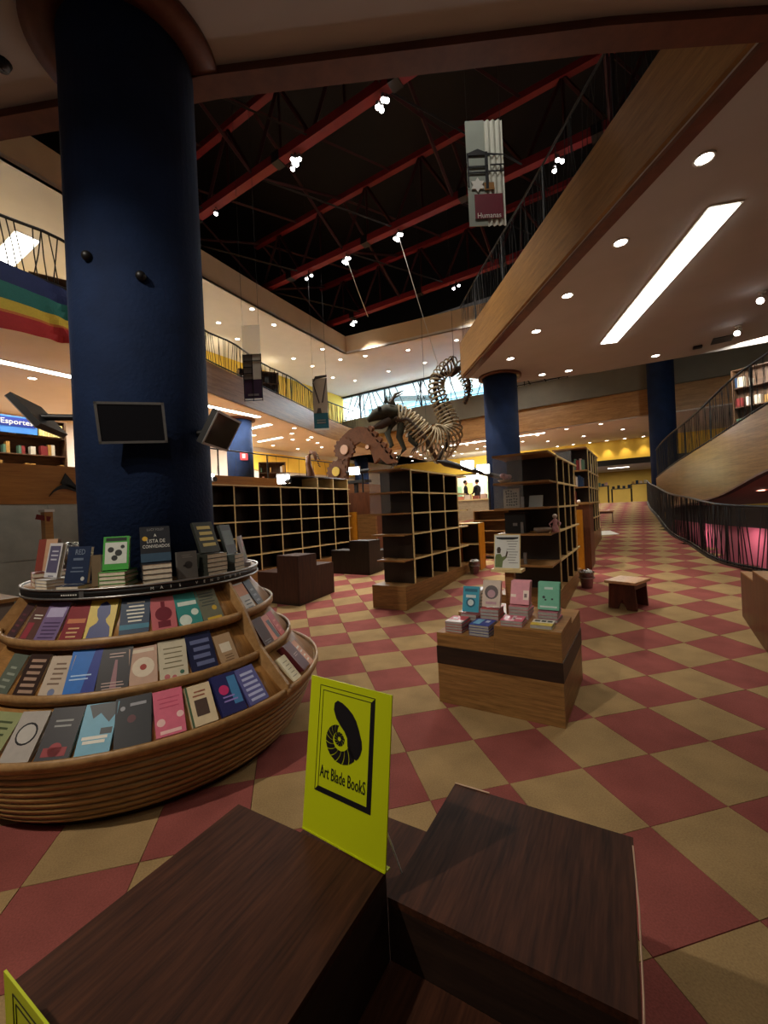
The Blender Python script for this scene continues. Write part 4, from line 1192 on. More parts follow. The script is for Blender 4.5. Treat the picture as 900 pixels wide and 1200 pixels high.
for lv in (.86, 1.25, 1.6, 1.98):
    x = -1.70
    while x < -1.12:
        t_ = random.choice((.03, .04, .06))
        if random.random() < .75:
            mini_book(x, 10.34, lv + .42, .17, t_, random.choice((.2, .23, .26)), random.choice(cols_), 'small spine-out book on the near end of the far bookcase', 'books on the near end of the far bookcase', R(-90))
        x += t_ + .004
# ---- ornaments on the dark shelf behind the kiosk
def pot(x, y, z, r, h, mat, name, label, cat):
    t = thing(name, label, cat, (x, y, z))
    MB().lathe([(0, 0), (r * .6, 0), (r, h * .6), (r * .92, h), (r * .84, h), (r * .9, h * .6), (r * .5, .01), (0, .01)], 20).build('body', mat, t, world=False)
    return t
PINKF = plain('dusty pink petals', srgb(206, 150, 150), .8, .2, 30)
fl_ = thing('flower_bowl', 'bowl of dusty pink flowers on the upper ledge of the dark shelf', 'flowers', (-1.64, 5.88, 1.981))
MB().lathe([(0, 0), (.06, 0), (.11, .05), (.10, .05), (0, .012)], 18).build('bowl', W_BALC, fl_, world=False)
for k in range(9):
    a = k * 2.4
    MB().ball((.06 * math.cos(a) * (k / 9) ** .5, .06 * math.sin(a) * (k / 9) ** .5, .07 + .02 * ((k * 5) % 3)), .035, 8, 5).build('flower', PINKF, fl_, world=False)
fr = thing('picture_frame', 'pale frame with a black lace pattern on the dark shelf', 'frame', (-1.56, 5.86, 1.631))
B(-.11, .11, -.012, .012, 0, .27).build('frame', plain('pale frame', srgb(176, 166, 150), .6, .05, 10), fr, world=False)
m = MB()
for k in range(28):
    x_, z_ = -.075 + (k % 5) * .034 + random.uniform(-.006, .006), .035 + (k // 5) * .038 + random.uniform(-.006, .006)
    m.box(x_, x_ + .02, -.016, -.012, z_, z_ + .022)
stuff(m.build('lace_pattern', SIGNBK, fr, world=False))
ah = thing('acrylic_holder', 'empty clear leaflet holder on the dark shelf', 'leaflet holder', (-1.25, 5.9, 1.631))
MB().box(-.09, .09, -.004, .004, 0, .17, Matrix.Rotation(R(-22), 4, 'X')).build('back_plate', glass('milky acrylic', (.8, .85, .8), .1, .45), ah, world=False)
B(-.09, .09, -.05, .09, 0, .006).build('foot_plate', MATS['milky acrylic'], ah, world=False)
tb = thing('storage_box', 'black box with a grey tag on the dark shelf', 'box', (-1.52, 5.95, 1.281))
B(-.14, .14, -.12, .12, 0, .26).build('body', BLACKM, tb, world=False)
B(-.145, .145, -.125, .125, .26, .285).build('lid', BLACKPAN, tb, world=False)
B(-.03, .03, -.123, -.12, .1, .14).build('tag', STEEL, tb, world=False)
pot(-1.16, 5.84, 1.281, .12, .07, plain('clay bowl', srgb(140, 120, 104), .7, .1, 10), 'clay_bowl', 'shallow clay bowl at the corner of the dark shelf', 'bowl')
fg_ = thing('figurine', 'pink and white figurine at the corner of the dark shelf', 'figurine', (-1.02, 5.95, 1.281))
MB().lathe([(0, 0), (.055, 0), (.045, .05), (.028, .11), (.034, .16), (.012, .19), (0, .19)], 14).build('body', PINKF, fg_, world=False)
MB().ball((0, 0, .215), .032, 12, 8).build('head', plain('porcelain white', srgb(226, 210, 200), .4, .05, 10), fg_, world=False)
MB().tube([(-.03, 0, .15), (-.07, -.02, .11), (-.05, -.04, .08)], .011, 6).build('arm', PINKF, fg_, world=False)
MB().tube([(.03, 0, .15), (.07, -.02, .12), (.06, -.04, .09)], .011, 6).build('arm', PINKF, fg_, world=False)
for k, (x, z) in enumerate(((-1.4, .861), (-1.42, 1.281), (-1.4, 1.631))):
    tag(B(x - .02, x + .02, 5.8, 5.84, z, z + .15).build('bookend', STEEL), 'slim steel bookend on the %s ledge of the dark shelf' % ('lowest', 'second', 'third')[k], 'bookend')
# ---- low shelves, boards and buckets near the shelf units
ls = thing('low_shelf', 'low honey wood shelf at the far end of the black grid shelf', 'shelf', (-3.35, 9.0, fz(9)))
for x in (-3.62, -3.09):
    B(x - .012, x + .012, 8.8, 9.15, fz(9) - .01, 1.32).build('side', W_ORANGE, ls)
for z in (.42, .86, 1.32):
    B(-3.62, -3.09, 8.8, 9.15, z - .02, z).build('shelf_board', W_SHELF, ls)
B(-3.62, -3.09, 9.13, 9.15, .4, 1.3).build('back', BLACKPAN, ls)
bc = thing('low_bookcase', 'brown open bookcase in front of the middle blue column', 'shelf', (-3.0, 10.2, fz(10.2)))
for x in (-3.62, -2.3):
    B(x - .015, x + .015, 10.0, 10.4, fz(10) - .02, 1.56).build('side', W_BROWN, bc)
for z in (.5, .8, 1.08, 1.34, 1.58):
    B(-3.62, -2.3, 10.0, 10.4, z - .022, z).build('shelf_board', W_BALC, bc)
B(-3.6, -2.32, 10.38, 10.4, .42, 1.56).build('back', W_BROWN, bc)
tag(B(-1.27, -1.04, 9.08, 9.13, fz(9.1) - .01, 1.52).build('end_board', W_ORANGE), 'upright orange board beside the dark ornament shelf', 'board')
cn = thing('brown_counter', 'plain brown counter between the orange board and the far bookcase', 'counter', (-1.3, 9.6, fz(9.6)))
B(-1.68, -.92, 9.2, 9.9, fz(9.2) - .02, 1.62).build('body', W_MAHOG if False else wood('counter brown', srgb(92, 52, 32), srgb(120, 72, 46), stretch=(4, 4, 1)), cn)
B(-1.70, -.90, 9.18, 9.92, 1.62, 1.65).build('top', W_BROWNV, cn)
for k, (x, y) in enumerate(((-1.3, 9.5), (-1.15, 9.55), (-1.45, 9.45))):
    tag(MB().ball((x, y, 1.69), .035, 10, 7, (1, 1, 1)).build('ornament_ball', WHITEP), 'small white ornament on the brown counter', 'ornament', 'white ornaments on the brown counter')
tag(B(-7.50, -7.22, 9.95, 10.0, fz(10) - .01, 1.70).build('end_board', W_ORANGE), 'upright orange board behind the charcoal stepped table', 'board')
cn = thing('brown_counter', 'brown panelled booth behind the charcoal stepped table', 'counter', (-7.2, 10.5, fz(10.5)))
B(-7.55, -6.8, 10.05, 11.0, fz(10) - .02, 2.27).build('body', MATS['counter brown'], cn)
B(-7.2, -6.55, 9.97, 10.05, fz(10) - .02, 1.62).build('front_panel', W_BROWN, cn)
def bucket(x, y, label):
    z = fz(y)
    t = thing('metal_bucket', label, 'bucket', (x, y, z))
    MB().lathe([(0, 0), (.085, 0), (.12, .26), (.128, .26), (.128, .275), (.115, .275), (.08, .012), (0, .012)], 24).build('body', CHROME, t, world=False)
    for q in range(5):
        a = q * 1.3
        MB().ball((.05 * math.cos(a), .05 * math.sin(a), .265 + .012 * (q % 2)), .045, 8, 5).build('crumpled_wrapper', CHROME if q % 2 else WHITEP, t, world=False)
    MB().lathe([(.122, .17), (.128, .17), (.128, .185), (.122, .185)], 24).build('band', STEEL, t, world=False)
bucket(-.87, 7.78, 'crumpled silver bucket at the plinth of the dark ornament shelf')
bucket(-3.10, 8.45, 'crumpled silver bucket at the end of the black grid shelf')

# ================================================================== STOOLS, PAPER
def stool(x, y, az, label, w=.62, d=.36, h=.40):
    t = thing('wooden_stool', label, 'stool', (x, y, fz(y) - .004), az)
    B(-w / 2, w / 2, -d / 2, d / 2, h - .04, h).build('seat', W_STOOL, t, world=False, bevel=.008)
    for s in (-1, 1):
        # end board with a pointed cut-out
        pts = [(-d / 2 + .02, 0), (-.06, 0), (0, .14), (.06, 0), (d / 2 - .02, 0), (d / 2 - .04, h - .04), (-d / 2 + .04, h - .04)]
        M = Matrix(((0, 0, 1, s * (w / 2 - .07) - .012), (1, 0, 0, 0), (0, 1, 0, 0), (0, 0, 0, 1)))
        MB().prism(pts, .024, M).build('leg_board', W_STOOLD, t, world=False)
    for s in (-1, 1):
        B(-w / 2 + .05, w / 2 - .05, s * (d / 2 - .05) - .01, s * (d / 2 - .05) + .01, h - .11, h - .04).build('apron', W_STOOLD, t, world=False)
    return t
stool(-.24, 6.86, R(70), 'small wooden stool with notched legs standing in the aisle', .52, .42)
stool(-1.2, 16.9, R(5), 'dark wooden stool far up the aisle', .62, .4, .45)
tag(MB().box(-.32, .32, -.42, .42, 0, .004, Matrix.Translation((-1.08, 14.28, fz(14.28) + .006)) @ Matrix.Rotation(math.atan(RS), 4, 'X') @ Matrix.Rotation(R(20), 4, 'Z')).build('paper_sheet', WHITEP), 'large pale sheet of paper on the aisle carpet', 'paper')
tag(MB().box(-.012, .012, -.008, .008, 0, .004, Matrix.Translation((-1.90, 2.14, .002))).build('paper_scrap', WHITEP), 'tiny white paper scrap on the carpet by the round display', 'paper')

# ================================================================== RAILINGS
def railing(label, pts, tops, step, post_every, r_rod=.009, r_hand=.022, lean=.16, bottom=True, mat=BLACKM, r_post=.022):
    """pts: dense base polyline, tops: handrail polyline of equal length"""
    t = thing('wire_railing', label, 'railing', tuple(Vector(pts[len(pts) // 2])))
    MB().tube(tops, r_hand, 8).build('handrail', mat, t)
    if bottom:
        MB().tube([Vector(p) + Vector((0, 0, .06)) for p in pts], r_hand * .7, 6).build('bottom_rail', mat, t)
    L = [0]
    for a, b in zip(pts, pts[1:]):
        L.append(L[-1] + (Vector(b) - Vector(a)).length)
    def at(P, s):
        s = max(0, min(L[-1] - 1e-6, s))
        for i in range(len(L) - 1):
            if L[i] <= s <= L[i + 1]:
                u = (s - L[i]) / max(1e-9, L[i + 1] - L[i])
                return Vector(P[i]).lerp(Vector(P[i + 1]), u)
        return Vector(P[-1])
    m = MB()
    s = .05
    while s < L[-1] - .05:
        a = at(pts, s)
        b = at(tops, s + random.uniform(-lean, lean))
        mid = a.lerp(b, .5) + Vector((random.uniform(-.02, .02), random.uniform(-.02, .02), 0))
        m.tube([a, mid, b], r_rod, 4, caps=False)
        s += step * random.uniform(.6, 1.4)
    stuff(m.build('wire_rods', mat, t))
    s = .1
    while s < L[-1]:
        a, b = at(pts, s), at(tops, s)
        MB().tube([a, b], r_post, 6).build('post', mat, t)
        s += post_every
    return t
def up(P, h, wave=0.0, k=1.0):
    return [Vector(p) + Vector((0, 0, h + wave * math.sin(i * k))) for i, p in enumerate(P)]
rp = lerp_path([(a, b, fz(b)) for a, b in RAIL], 4)
railing('black wire railing between the aisle and the rose-lit pit', rp, up(rp, 1.12), .075, 1.25, .008, .024)
tag(MB().strip([Vector(p) + Vector((-.06, 0, -.05)) for p in rp], [Vector(p) + Vector((-.06, 0, .03)) for p in rp], Vector((.14, 0, 0))).build('floor_kerb', W_EBONY), 'dark kerb strip under the aisle wire railing', 'kerb')
top_in = [p + Vector((.04, 0, 0)) for p in top]
railing('wavy wire railing on top of the oak ramp parapet', top_in, up(top_in, 1.12, .05, .55), .10, 1.9, .006, .028)
lbp = [Vector((p.x - .04, p.y, 6.3)) for p in LB if p.y < 20]
railing('wavy wire railing along the left oak balcony', lbp, up(lbp, .95, .06, .9), .11, 2.6, .011, .03)
mz = [Vector((A0.x, A0.y, SOF + .98)) * (1 - k / 12) + Vector((A1.x, A1.y, SOF + .98)) * (k / 12) for k in range(13)]
railing('dark wire railing above the big right oak fascia', mz, up(mz, 1.0, .03, .8), .10, 1.8, .005, .02)
wr = [Vector((-17.0 + k * 1.05, 21.85, 7.76)) for k in range(15)]
railing('slanting black rods of the railing in front of the blue upper window', wr, up(wr, 1.55), .55, 4.0, .03, .035, .9)
hr = [Vector((-10.05, 5.5 + k * .6, 2.9)) for k in range(13)]
railing('thin handrail along the raised level behind the grid shelf', hr, up(hr, .74), .6, 1.8, .006, .02, .1, False)

# ================================================================== RAINBOW FLAG
flag = thing('rainbow_flag', 'rainbow flag draped over the upper left balcony beside the thick column', 'flag', (-9.2, 2.6, 5.12))
stripes = [((28, 40, 88), 6.36, 6.00), ((34, 104, 96), 6.00, 5.68), ((206, 176, 60), 5.68, 5.48), ((196, 110, 50), 5.48, 5.43), ((176, 44, 44), 5.43, 5.12)]
NYF = 60
def fpt(k, z):
    y = .2 + 4.1 * k / NYF
    u = (6.36 - z) / 1.24
    gather = math.exp(-((y - 3.9) / .5) ** 2)
    x = -9.24 + .03 * math.sin(y * 5) * u + gather * .10 * math.sin((y + .45 * z) * 16) * (.35 + .65 * u) + (-.035 * max(0, y - 2))
    zz = z - .05 * u * math.sin(y * 1.3) - .10 * max(0, y - 2.4) * (1 - u) + .03 * max(0, y - 2.4) * u
    return Vector((x, y, zz))
for c, za, zb in stripes:
    m = MB()
    A_ = [fpt(k, zb) for k in range(NYF + 1)]
    mid = [fpt(k, (za + zb) / 2) for k in range(NYF + 1)]
    B_ = [fpt(k, za) for k in range(NYF + 1)]
    m.strip(A_, mid, Vector((-.004, 0, 0)))
    m.strip(mid, B_, Vector((-.004, 0, 0)))
    m.build('stripe', paint(c, .75), flag)

# ================================================================== HANGING BANNERS
def banner(label, a, b, zt, zb, build):
    """a, b: plan positions of the left and right edge"""
    A_, B_ = Vector((a[0], a[1], 0)), Vector((b[0], b[1], 0))
    wv = (B_ - A_)
    w_ = wv.length
    ang = math.atan2(wv.y, wv.x)
    c = (A_ + B_) / 2
    t = thing('hanging_banner', label, 'banner', (c.x, c.y, zb), ang)
    build(t, w_, zt - zb)
    for s in (-1, 1):
        MB().tube([(s * w_ * .45, 0, zt - zb), (s * w_ * .45, 0, 13.9 - zb)], .004, 4).build('suspension_wire', BLACKM, t, world=False)
    return t
BWHITE = plain('banner cloth white', srgb(206, 206, 194), .6, .04, 6)
def curtain(m, x0, x1, z0, z1, n=16, d=.03):
    pts = []
    for k in range(n + 1):
        pts.append((x0 + (x1 - x0) * k / n, d * math.sin(k * 1.55), 0))
    m.strip([(p[0], p[1], z0) for p in pts], [(p[0], p[1], z1) for p in pts], Vector((0, .006, 0)))
def b_hum(t, w_, h_):
    m = MB()
    m.box(-w_ / 2, 0, -.006, .006, 0, h_)
    m.build('left_panel', plain('banner grey green', srgb(150, 156, 146), .6, .08, 3), t, world=False)
    m = MB()
    curtain(m, .0, w_ / 2, 0, h_, 14, .018)
    m.build('pleated_panel', BWHITE, t, world=False)
    B(-w_ * .34, w_ * .42, -.03, -.022, .06 * h_, .29 * h_).build('crimson_field', plain('banner crimson', srgb(112, 30, 46), .6, .08, 4), t, world=False)
    M = Matrix(((1, 0, 0, .02), (0, 0, -1, -.0305), (0, 1, 0, .085 * h_), (0, 0, 0, 1)))
    MB().text('Humanas', .12, M, ext=.002, xs=.85).build('lettering', WHITEP, t, world=False)
    m = MB()
    for x0, x1, z0, z1 in ((-.5, .05, .66, .68), (-.5, .05, .545, .56), (-.5, .05, .49, .505), (.0, .5, .50, .51), (.12, .5, .56, .57), (-.5, -.46, .36, .68), (-.02, .06, .34, .69), (.38, .42, .5, .57)):
        m.box(x0 * w_, x1 * w_, -.032, -.02, z0 * h_, z1 * h_)
    M = Matrix(((1, 0, 0, 0), (0, 0, -1, -.02), (0, 1, 0, 0), (0, 0, 0, 1)))
    m.prism([(-.5 * w_, .68 * h_), (.05 * w_, .68 * h_), (-.2 * w_, .72 * h_)], .01, M)
    m.prism([(.05 * w_, .68 * h_), (.05 * w_, .66 * h_), (.5 * w_, .655 * h_), (.5 * w_, .662 * h_)], .01, M)
    m.build('tower_print', SIGNBK, t, world=False)
    M2 = Matrix(((1, 0, 0, -.24 * w_), (0, 0, -1, -.02), (0, 1, 0, .38 * h_), (0, 0, 0, 1)))
    MB().prism([(.12 * math.cos(a * PI / 6) * (1 if a % 2 else .6), .12 * math.sin(a * PI / 6) * (1 if a % 2 else .6)) for a in range(12)], .01, M2).build('star_print', WHITEP, t, world=False)
    B(-.06 * w_, .2 * w_, -.03, -.02, .33 * h_, .40 * h_).build('ochre_print', plain('banner ochre', srgb(150, 104, 50), .6, .08, 4), t, world=False)
banner('white pleated banner lettered Humanas under the dark roof', (-2.17, 6.43), (-1.67, 6.74), 7.82, 6.14, b_hum)
def b_vio(t, w_, h_):
    B(-w_ / 2, w_ / 2, -.004, .004, .62 * h_, h_).build('clear_top', glass('clear banner film', (.85, .85, .82), .1, .3), t, world=False)
    B(-w_ / 2, 0, -.005, .005, .30 * h_, .62 * h_).build('left_panel', plain('banner smoke', srgb(110, 106, 100), .6, .1, 4), t, world=False)
    B(0, w_ / 2, -.005, .005, .30 * h_, .62 * h_).build('right_panel', BWHITE, t, world=False)
    B(-w_ / 2, w_ / 2, -.006, .006, .06 * h_, .30 * h_).build('violet_field', plain('banner violet', srgb(58, 36, 66), .6, .1, 4), t, world=False)
    m = MB()
    for z_ in (.03, .06, .30, .38, .46, .54, .62):
        m.box(-w_ / 2, w_ / 2 if z_ in (.03, .06, .62, .54) else 0, -.012, -.006, z_ * h_ - .008, z_ * h_ + .008)
    for x_ in (-.5, 0, .5):
        m.box(x_ * w_ - .009, x_ * w_ + .009, -.012, -.006, .02 * h_, .63 * h_)
    m.build('tower_print', SIGNBK, t, world=False)
    B(-.3 * w_, .3 * w_, -.009, -.006, .09 * h_, .115 * h_).build('type_line', STEEL, t, world=False)
banner('hanging banner with a dark violet field over the left balcony', (-8.45, 7.09), (-8.06, 7.33), 6.55, 4.58, b_vio)
def b_teal(t, w_, h_):
    B(-w_ / 2, w_ / 2, -.004, .004, .31 * h_, h_ * .94).build('picture_field', plain('banner misty grey', srgb(150, 140, 126), .6, .14, 2), t, world=False)
    B(-w_ / 2, w_ / 2, -.005, .005, .03 * h_, .31 * h_).build('teal_field', plain('banner teal', srgb(26, 84, 100), .6, .08, 4), t, world=False)
    B(-w_ / 2, w_ / 2, -.005, .005, 0, .03 * h_).build('white_edge', BWHITE, t, world=False)
    m = MB()
    M = Matrix(((1, 0, 0, 0), (0, 0, -1, -.004), (0, 1, 0, 0), (0, 0, 0, 1)))
    m.prism([(-.5 * w_, .86 * h_), (-.3 * w_, .98 * h_), (.5 * w_, 1.0 * h_), (.5 * w_, .96 * h_), (-.25 * w_, .93 * h_)], .008, M)
    m.prism([(-.5 * w_, .86 * h_), (-.42 * w_, .86 * h_), (-.05 * w_, .50 * h_), (-.12 * w_, .48 * h_)], .008, M)
    m.prism([(.42 * w_, .94 * h_), (.5 * w_, .94 * h_), (.18 * w_, .50 * h_), (.08 * w_, .50 * h_)], .008, M)
    m.prism([(-.3 * w_, .31 * h_), (.05 * w_, .31 * h_), (.0, .40 * h_), (-.2 * w_, .40 * h_)], .008, M)
    m.build('silhouette_print', plain('banner ink', srgb(56, 48, 44), .6, .05, 5), t, world=False)
    B(-.3 * w_, .3 * w_, -.009, -.005, .12 * h_, .15 * h_).build('type_line', STEEL, t, world=False)
    B(-.3 * w_, .3 * w_, -.009, -.005, .17 * h_, .19 * h_).build('type_line', STEEL, t, world=False)
banner('hanging banner with a teal lower field over the left balcony', (-9.98, 11.44), (-9.53, 11.72), 6.72, 4.73, b_teal)

# ================================================================== HANGING DRAGON SKELETON
BONE = plain('weathered bone wood', srgb(150, 134, 104), .7, .15, 8)
BONED = plain('dark stained frame wood', srgb(62, 48, 36), .7, .15, 8)
HIDE = plain('mottled green brown hide', srgb(46, 44, 28), .8, .4, 6)
drg = thing('hanging_dragon', 'dragon skeleton sculpture with open ribs hanging before the cross balcony', 'sculpture', (-6.0, 12.6, 3.9))
dp = [(-6.76, 11.69, 4.87), (-6.51, 11.97, 4.74), (-6.29, 12.23, 4.38), (-6.03, 12.51, 3.98), (-5.74, 12.93, 3.88), (-5.51, 13.31, 4.24), (-5.62, 13.35, 4.8), (-5.8, 13.24, 5.34), (-5.9, 13.18, 5.93), (-5.71, 13.3, 6.4), (-5.39, 13.62, 6.62), (-5.14, 13.89, 6.31), (-5.03, 13.96, 5.76), (-5.18, 13.87, 5.29)]
dr = [.34, .42, .56, .64, .66, .56, .44, .40, .36, .34, .34, .30, .20, .08]
path = lerp_path(dp, 8)
rad = [dr[min(i // 8, 12)] + (dr[min(i // 8 + 1, 13)] - dr[min(i // 8, 12)]) * ((i % 8) / 8) for i in range(len(path))]
# backbone runs along the outer side of the rings
def frame_at(i):
    t = (path[min(i + 1, len(path) - 1)] - path[max(i - 1, 0)]).normalized()
    side = Vector((.83, .55, 0)).cross(t).normalized()
    return t, side, t.cross(side).normalized()
bb = []
for i in range(len(path)):
    t, s_, b_ = frame_at(i)
    bb.append(path[i] - s_ * rad[i] * .92)
MB().tube(bb, [.07 if i < 85 else .05 for i in range(len(bb))], 8).build('backbone', BONED, drg)
bb2 = [path[i] + frame_at(i)[1] * rad[i] * .9 for i in range(0, len(path) - 8)]
MB().tube(bb2, .03, 6).build('keel', BONED, drg)
for i in range(2, len(path) - 2, 2):
    t, s_, b_ = frame_at(i)
    pts = []
    for k in range(17):
        a = 2 * PI * k / 16
        pts.append(path[i] + (s_ * math.cos(a) + b_ * math.sin(a) * .72) * rad[i])
    MB().tube(pts, .034 if i < 70 else .024, 5, caps=False).build('rib', BONE, drg)
# head, jaw, horns, crest
hd = [Vector(p) for p in ((-6.70, 11.74, 4.85), (-6.95, 11.50, 4.92), (-7.22, 11.26, 4.80), (-7.42, 11.10, 4.62))]
MB().tube(hd, [.24, .25, .19, .07], 10).build('skull', HIDE, drg)
MB().tube([Vector((-6.85, 11.55, 4.62)), Vector((-7.1, 11.34, 4.46)), Vector((-7.3, 11.2, 4.38))], [.16, .13, .05], 8).build('jaw', BONED, drg)
for s_ in (-1, 1):
    b0 = Vector((-6.85 + .1 * s_, 11.6 - .14 * s_, 5.15))
    MB().tube([b0, b0 + Vector((.12, .12, .28)), b0 + Vector((.34, .30, .40))], [.06, .045, .012], 7).build('horn', BONED, drg)
    MB().ball(tuple(Vector((-7.12 + .12 * s_, 11.36 - .18 * s_, 4.98))), .07, 10, 7).build('eye', BLACKM, drg)
for k in range(5):
    c0 = Vector((-6.95 + .09 * k, 11.5 + .09 * k, 5.18 - .05 * k))
    MB().prism([(-.09, 0), (.09, 0), (.02, .26 - .03 * k)], .03, Matrix.Translation(c0) @ Matrix.Rotation(R(45), 4, 'Z') @ Matrix.Rotation(PI / 2, 4, 'X')).build('crest_spike', HIDE, drg)
for pts in (((-6.72, 11.62, 4.62), (-6.95, 11.5, 4.2), (-6.80, 11.5, 3.8), (-7.0, 11.42, 3.5)), ((-6.52, 11.74, 4.5), (-6.6, 11.66, 4.05), (-6.45, 11.7, 3.66), (-6.68, 11.6, 3.32)), ((-6.25, 11.95, 4.2), (-6.3, 11.9, 3.95), (-6.12, 11.95, 3.75))):
    lg = MB().tube([Vector(p) for p in pts], [.15, .11, .08, .06][:len(pts)], 8).build('leg', HIDE, drg)
    e = Vector(pts[-1])
    for q in (-1, 0, 1):
        MB().tube([e, e + Vector((-.06 + .07 * q, -.05 - .02 * q, -.12)), e + Vector((-.10 + .10 * q, -.10, -.26))], [.03, .024, .006], 5).build('claw', BONED, lg)
MB().tube([path[24], Vector((path[24].x, path[24].y, 13.9))], .006, 4).build('suspension_wire', BLACKM, drg)
MB().tube([path[80], Vector((path[80].x, path[80].y, 13.9))], .006, 4).build('suspension_wire', BLACKM, drg)

# ================================================================== TOOTHED WOODEN ARCH
RUST = wood('rust brown plywood', srgb(88, 48, 18), srgb(114, 66, 28), stretch=(3, 3, 3), rough=.6)
ar = thing('toothed_arch', 'brown toothed wooden arch with round windows and a curling tail', 'sculpture', (-7.9, 10.5, fz(10.5)))
PX = lambda x, y: (-8.56 + (x - 388) * .0336, 2.68 + (566 - y) * .0262)
Ma = Matrix(((1, 0, 0, 0), (0, 0, 1, 10.44), (0, 1, 0, 0), (0, 0, 0, 1)))
band = [(400, 519), (406, 511), (414, 505), (424, 503), (434, 506), (440, 514), (446, 525), (453, 535), (460, 545), (463, 550), (453, 551), (446, 543), (440, 549), (438, 537), (433, 526), (425, 521), (417, 525), (411, 538), (409, 554), (408, 566), (388, 566), (390, 552), (398, 540), (402, 530)]
MB().prism([PX(*p) for p in band], .12, Ma).build('arch_plate', RUST, ar)
for q in range(6):
    x, y = 437 + q * 4.4, 508 + q * 7.0
    p = PX(x, y)
    MB().tube([(p[0], 10.44, p[1]), (p[0], 10.56, p[1])], .09, 10).build('back_knob', RUST, ar)
for x, y in ((407, 527), (397, 553)):
    p = PX(x, y)
    teeth = [(p[0] + (.36 + (.05 if k % 4 < 2 else 0)) * math.cos(2 * PI * k / 56), p[1] + (.32 + (.05 if k % 4 < 2 else 0)) * math.sin(2 * PI * k / 56)) for k in range(56)]
    MB().prism(teeth, .10, Matrix.Translation((0, -.02, 0)) @ Ma).build('toothed_disc', RUST, ar)
for (x, y, r_, c) in ((408, 528, .15, (236, 190, 160)), (397, 553, .15, (240, 206, 90)), (434, 529, .06, (236, 200, 170))):
    p = PX(x, y)
    MB().tube([(p[0], 10.42, p[1]), (p[0], 10.38, p[1])], r_, 20).build('round_window', paint(c, .4), ar)
    MB().tube([(p[0] + r_ * 1.1 * math.cos(q * PI / 10), 10.42, p[1] + r_ * 1.1 * math.sin(q * PI / 10)) for q in range(21)], .025, 6, caps=False).build('window_rim', RUST, ar)
tl = [PX(362, 566), PX(363, 552), PX(360, 540), PX(360, 530), PX(364, 524), PX(369, 526), PX(370, 535)]
MB().tube([(p[0], 10.5, p[1]) for p in tl], [.13, .12, .10, .09, .08, .07, .04], 8).build('tail', RUST, ar)
for k in range(6):
    p = PX(371 + (k % 3), 527 + 3 * k)
    MB().bar((p[0], 10.5, p[1]), (p[0] + .08, 10.5, p[1] - .06), .015).build('tail_tuft', BLACKM, ar)
B(-10.0, -7.1, 10.35, 10.68, 2.60, 2.68).build('base_board', BLACKM, ar)
for x in (-9.8, -8.6, -7.6):
    B(x - .05, x + .05, 10.5, 10.6, fz(10.5) - .02, 2.60).build('support_post', BLACKM, ar)

# ================================================================== FLOOD LAMPS
def flood(label, post, zp, arm, heads, aim, power):
    t = thing('flood_lamp', label, 'lamp', (post[0], post[1], zp))
    MB().tube([(post[0], post[1], zp), (post[0], post[1], arm[0][2] * .5 + arm[1][2] * .5)], .025, 8).build('post', BLACKM, t)
    a, b = Vector(arm[0]), Vector(arm[1])
    MB().tube([a, a.lerp(b, .12), a.lerp(b, .3), b], [.01, .09, .075, .06], 8).build('arm', BLACKM, t)
    v = Vector(aim).normalized()
    rt = v.cross(Vector((0, 0, 1))).normalized()
    u_ = rt.cross(v).normalized()
    for c in heads:
        c = Vector(c)
        M = Matrix.Translation(c) @ Matrix((rt, u_, -v)).transposed().to_4x4()
        MB().box(-.17, .17, -.12, .12, .0, .10, M).build('lamp_head', STEEL, t)
        MB().box(-.155, .155, -.105, .105, -.012, .0, M).build('lens', LAMPX, t)
        MB().tube([c, a.lerp(b, .6)], .012, 5).build('bracket', BLACKM, t)
        light('flood_beam', 'SPOT', tuple(c + v * .06), power, (1, .97, .92), .12, aim=aim, angle=120, blend=.9)
flood('twin white floodlamp on a dark arm beside the middle blue column', (-3.3, 10.33), 1.59, ((-4.39, 9.64, 2.89), (-2.98, 10.53, 2.38)), ((-3.72, 9.98, 2.74), (-3.39, 10.19, 2.62)), (.35, -.9, -.25), 90)
flood('white floodlamp in front of the toothed wooden arch', (-7.1, 10.2), 2.28, ((-7.6, 10.05, 2.9), (-6.8, 10.15, 2.9)), ((-7.25, 10.0, 2.92),), (.3, -.9, -.3), 70)
flood('small white floodlamp on top of the long grid shelf', (-7.7, 7.6), 2.40, ((-7.9, 7.6, 2.56), (-7.5, 7.6, 2.56)), ((-7.66, 7.52, 2.6),), (.5, -.7, -.4), 40)
flood('white floodlamp at the column side over the grid shelf', (-7.8, 5.5), 2.40, ((-7.95, 5.5, 2.52), (-7.6, 5.5, 2.52)), ((-7.7, 5.45, 2.54),), (.6, .5, -.4), 40)

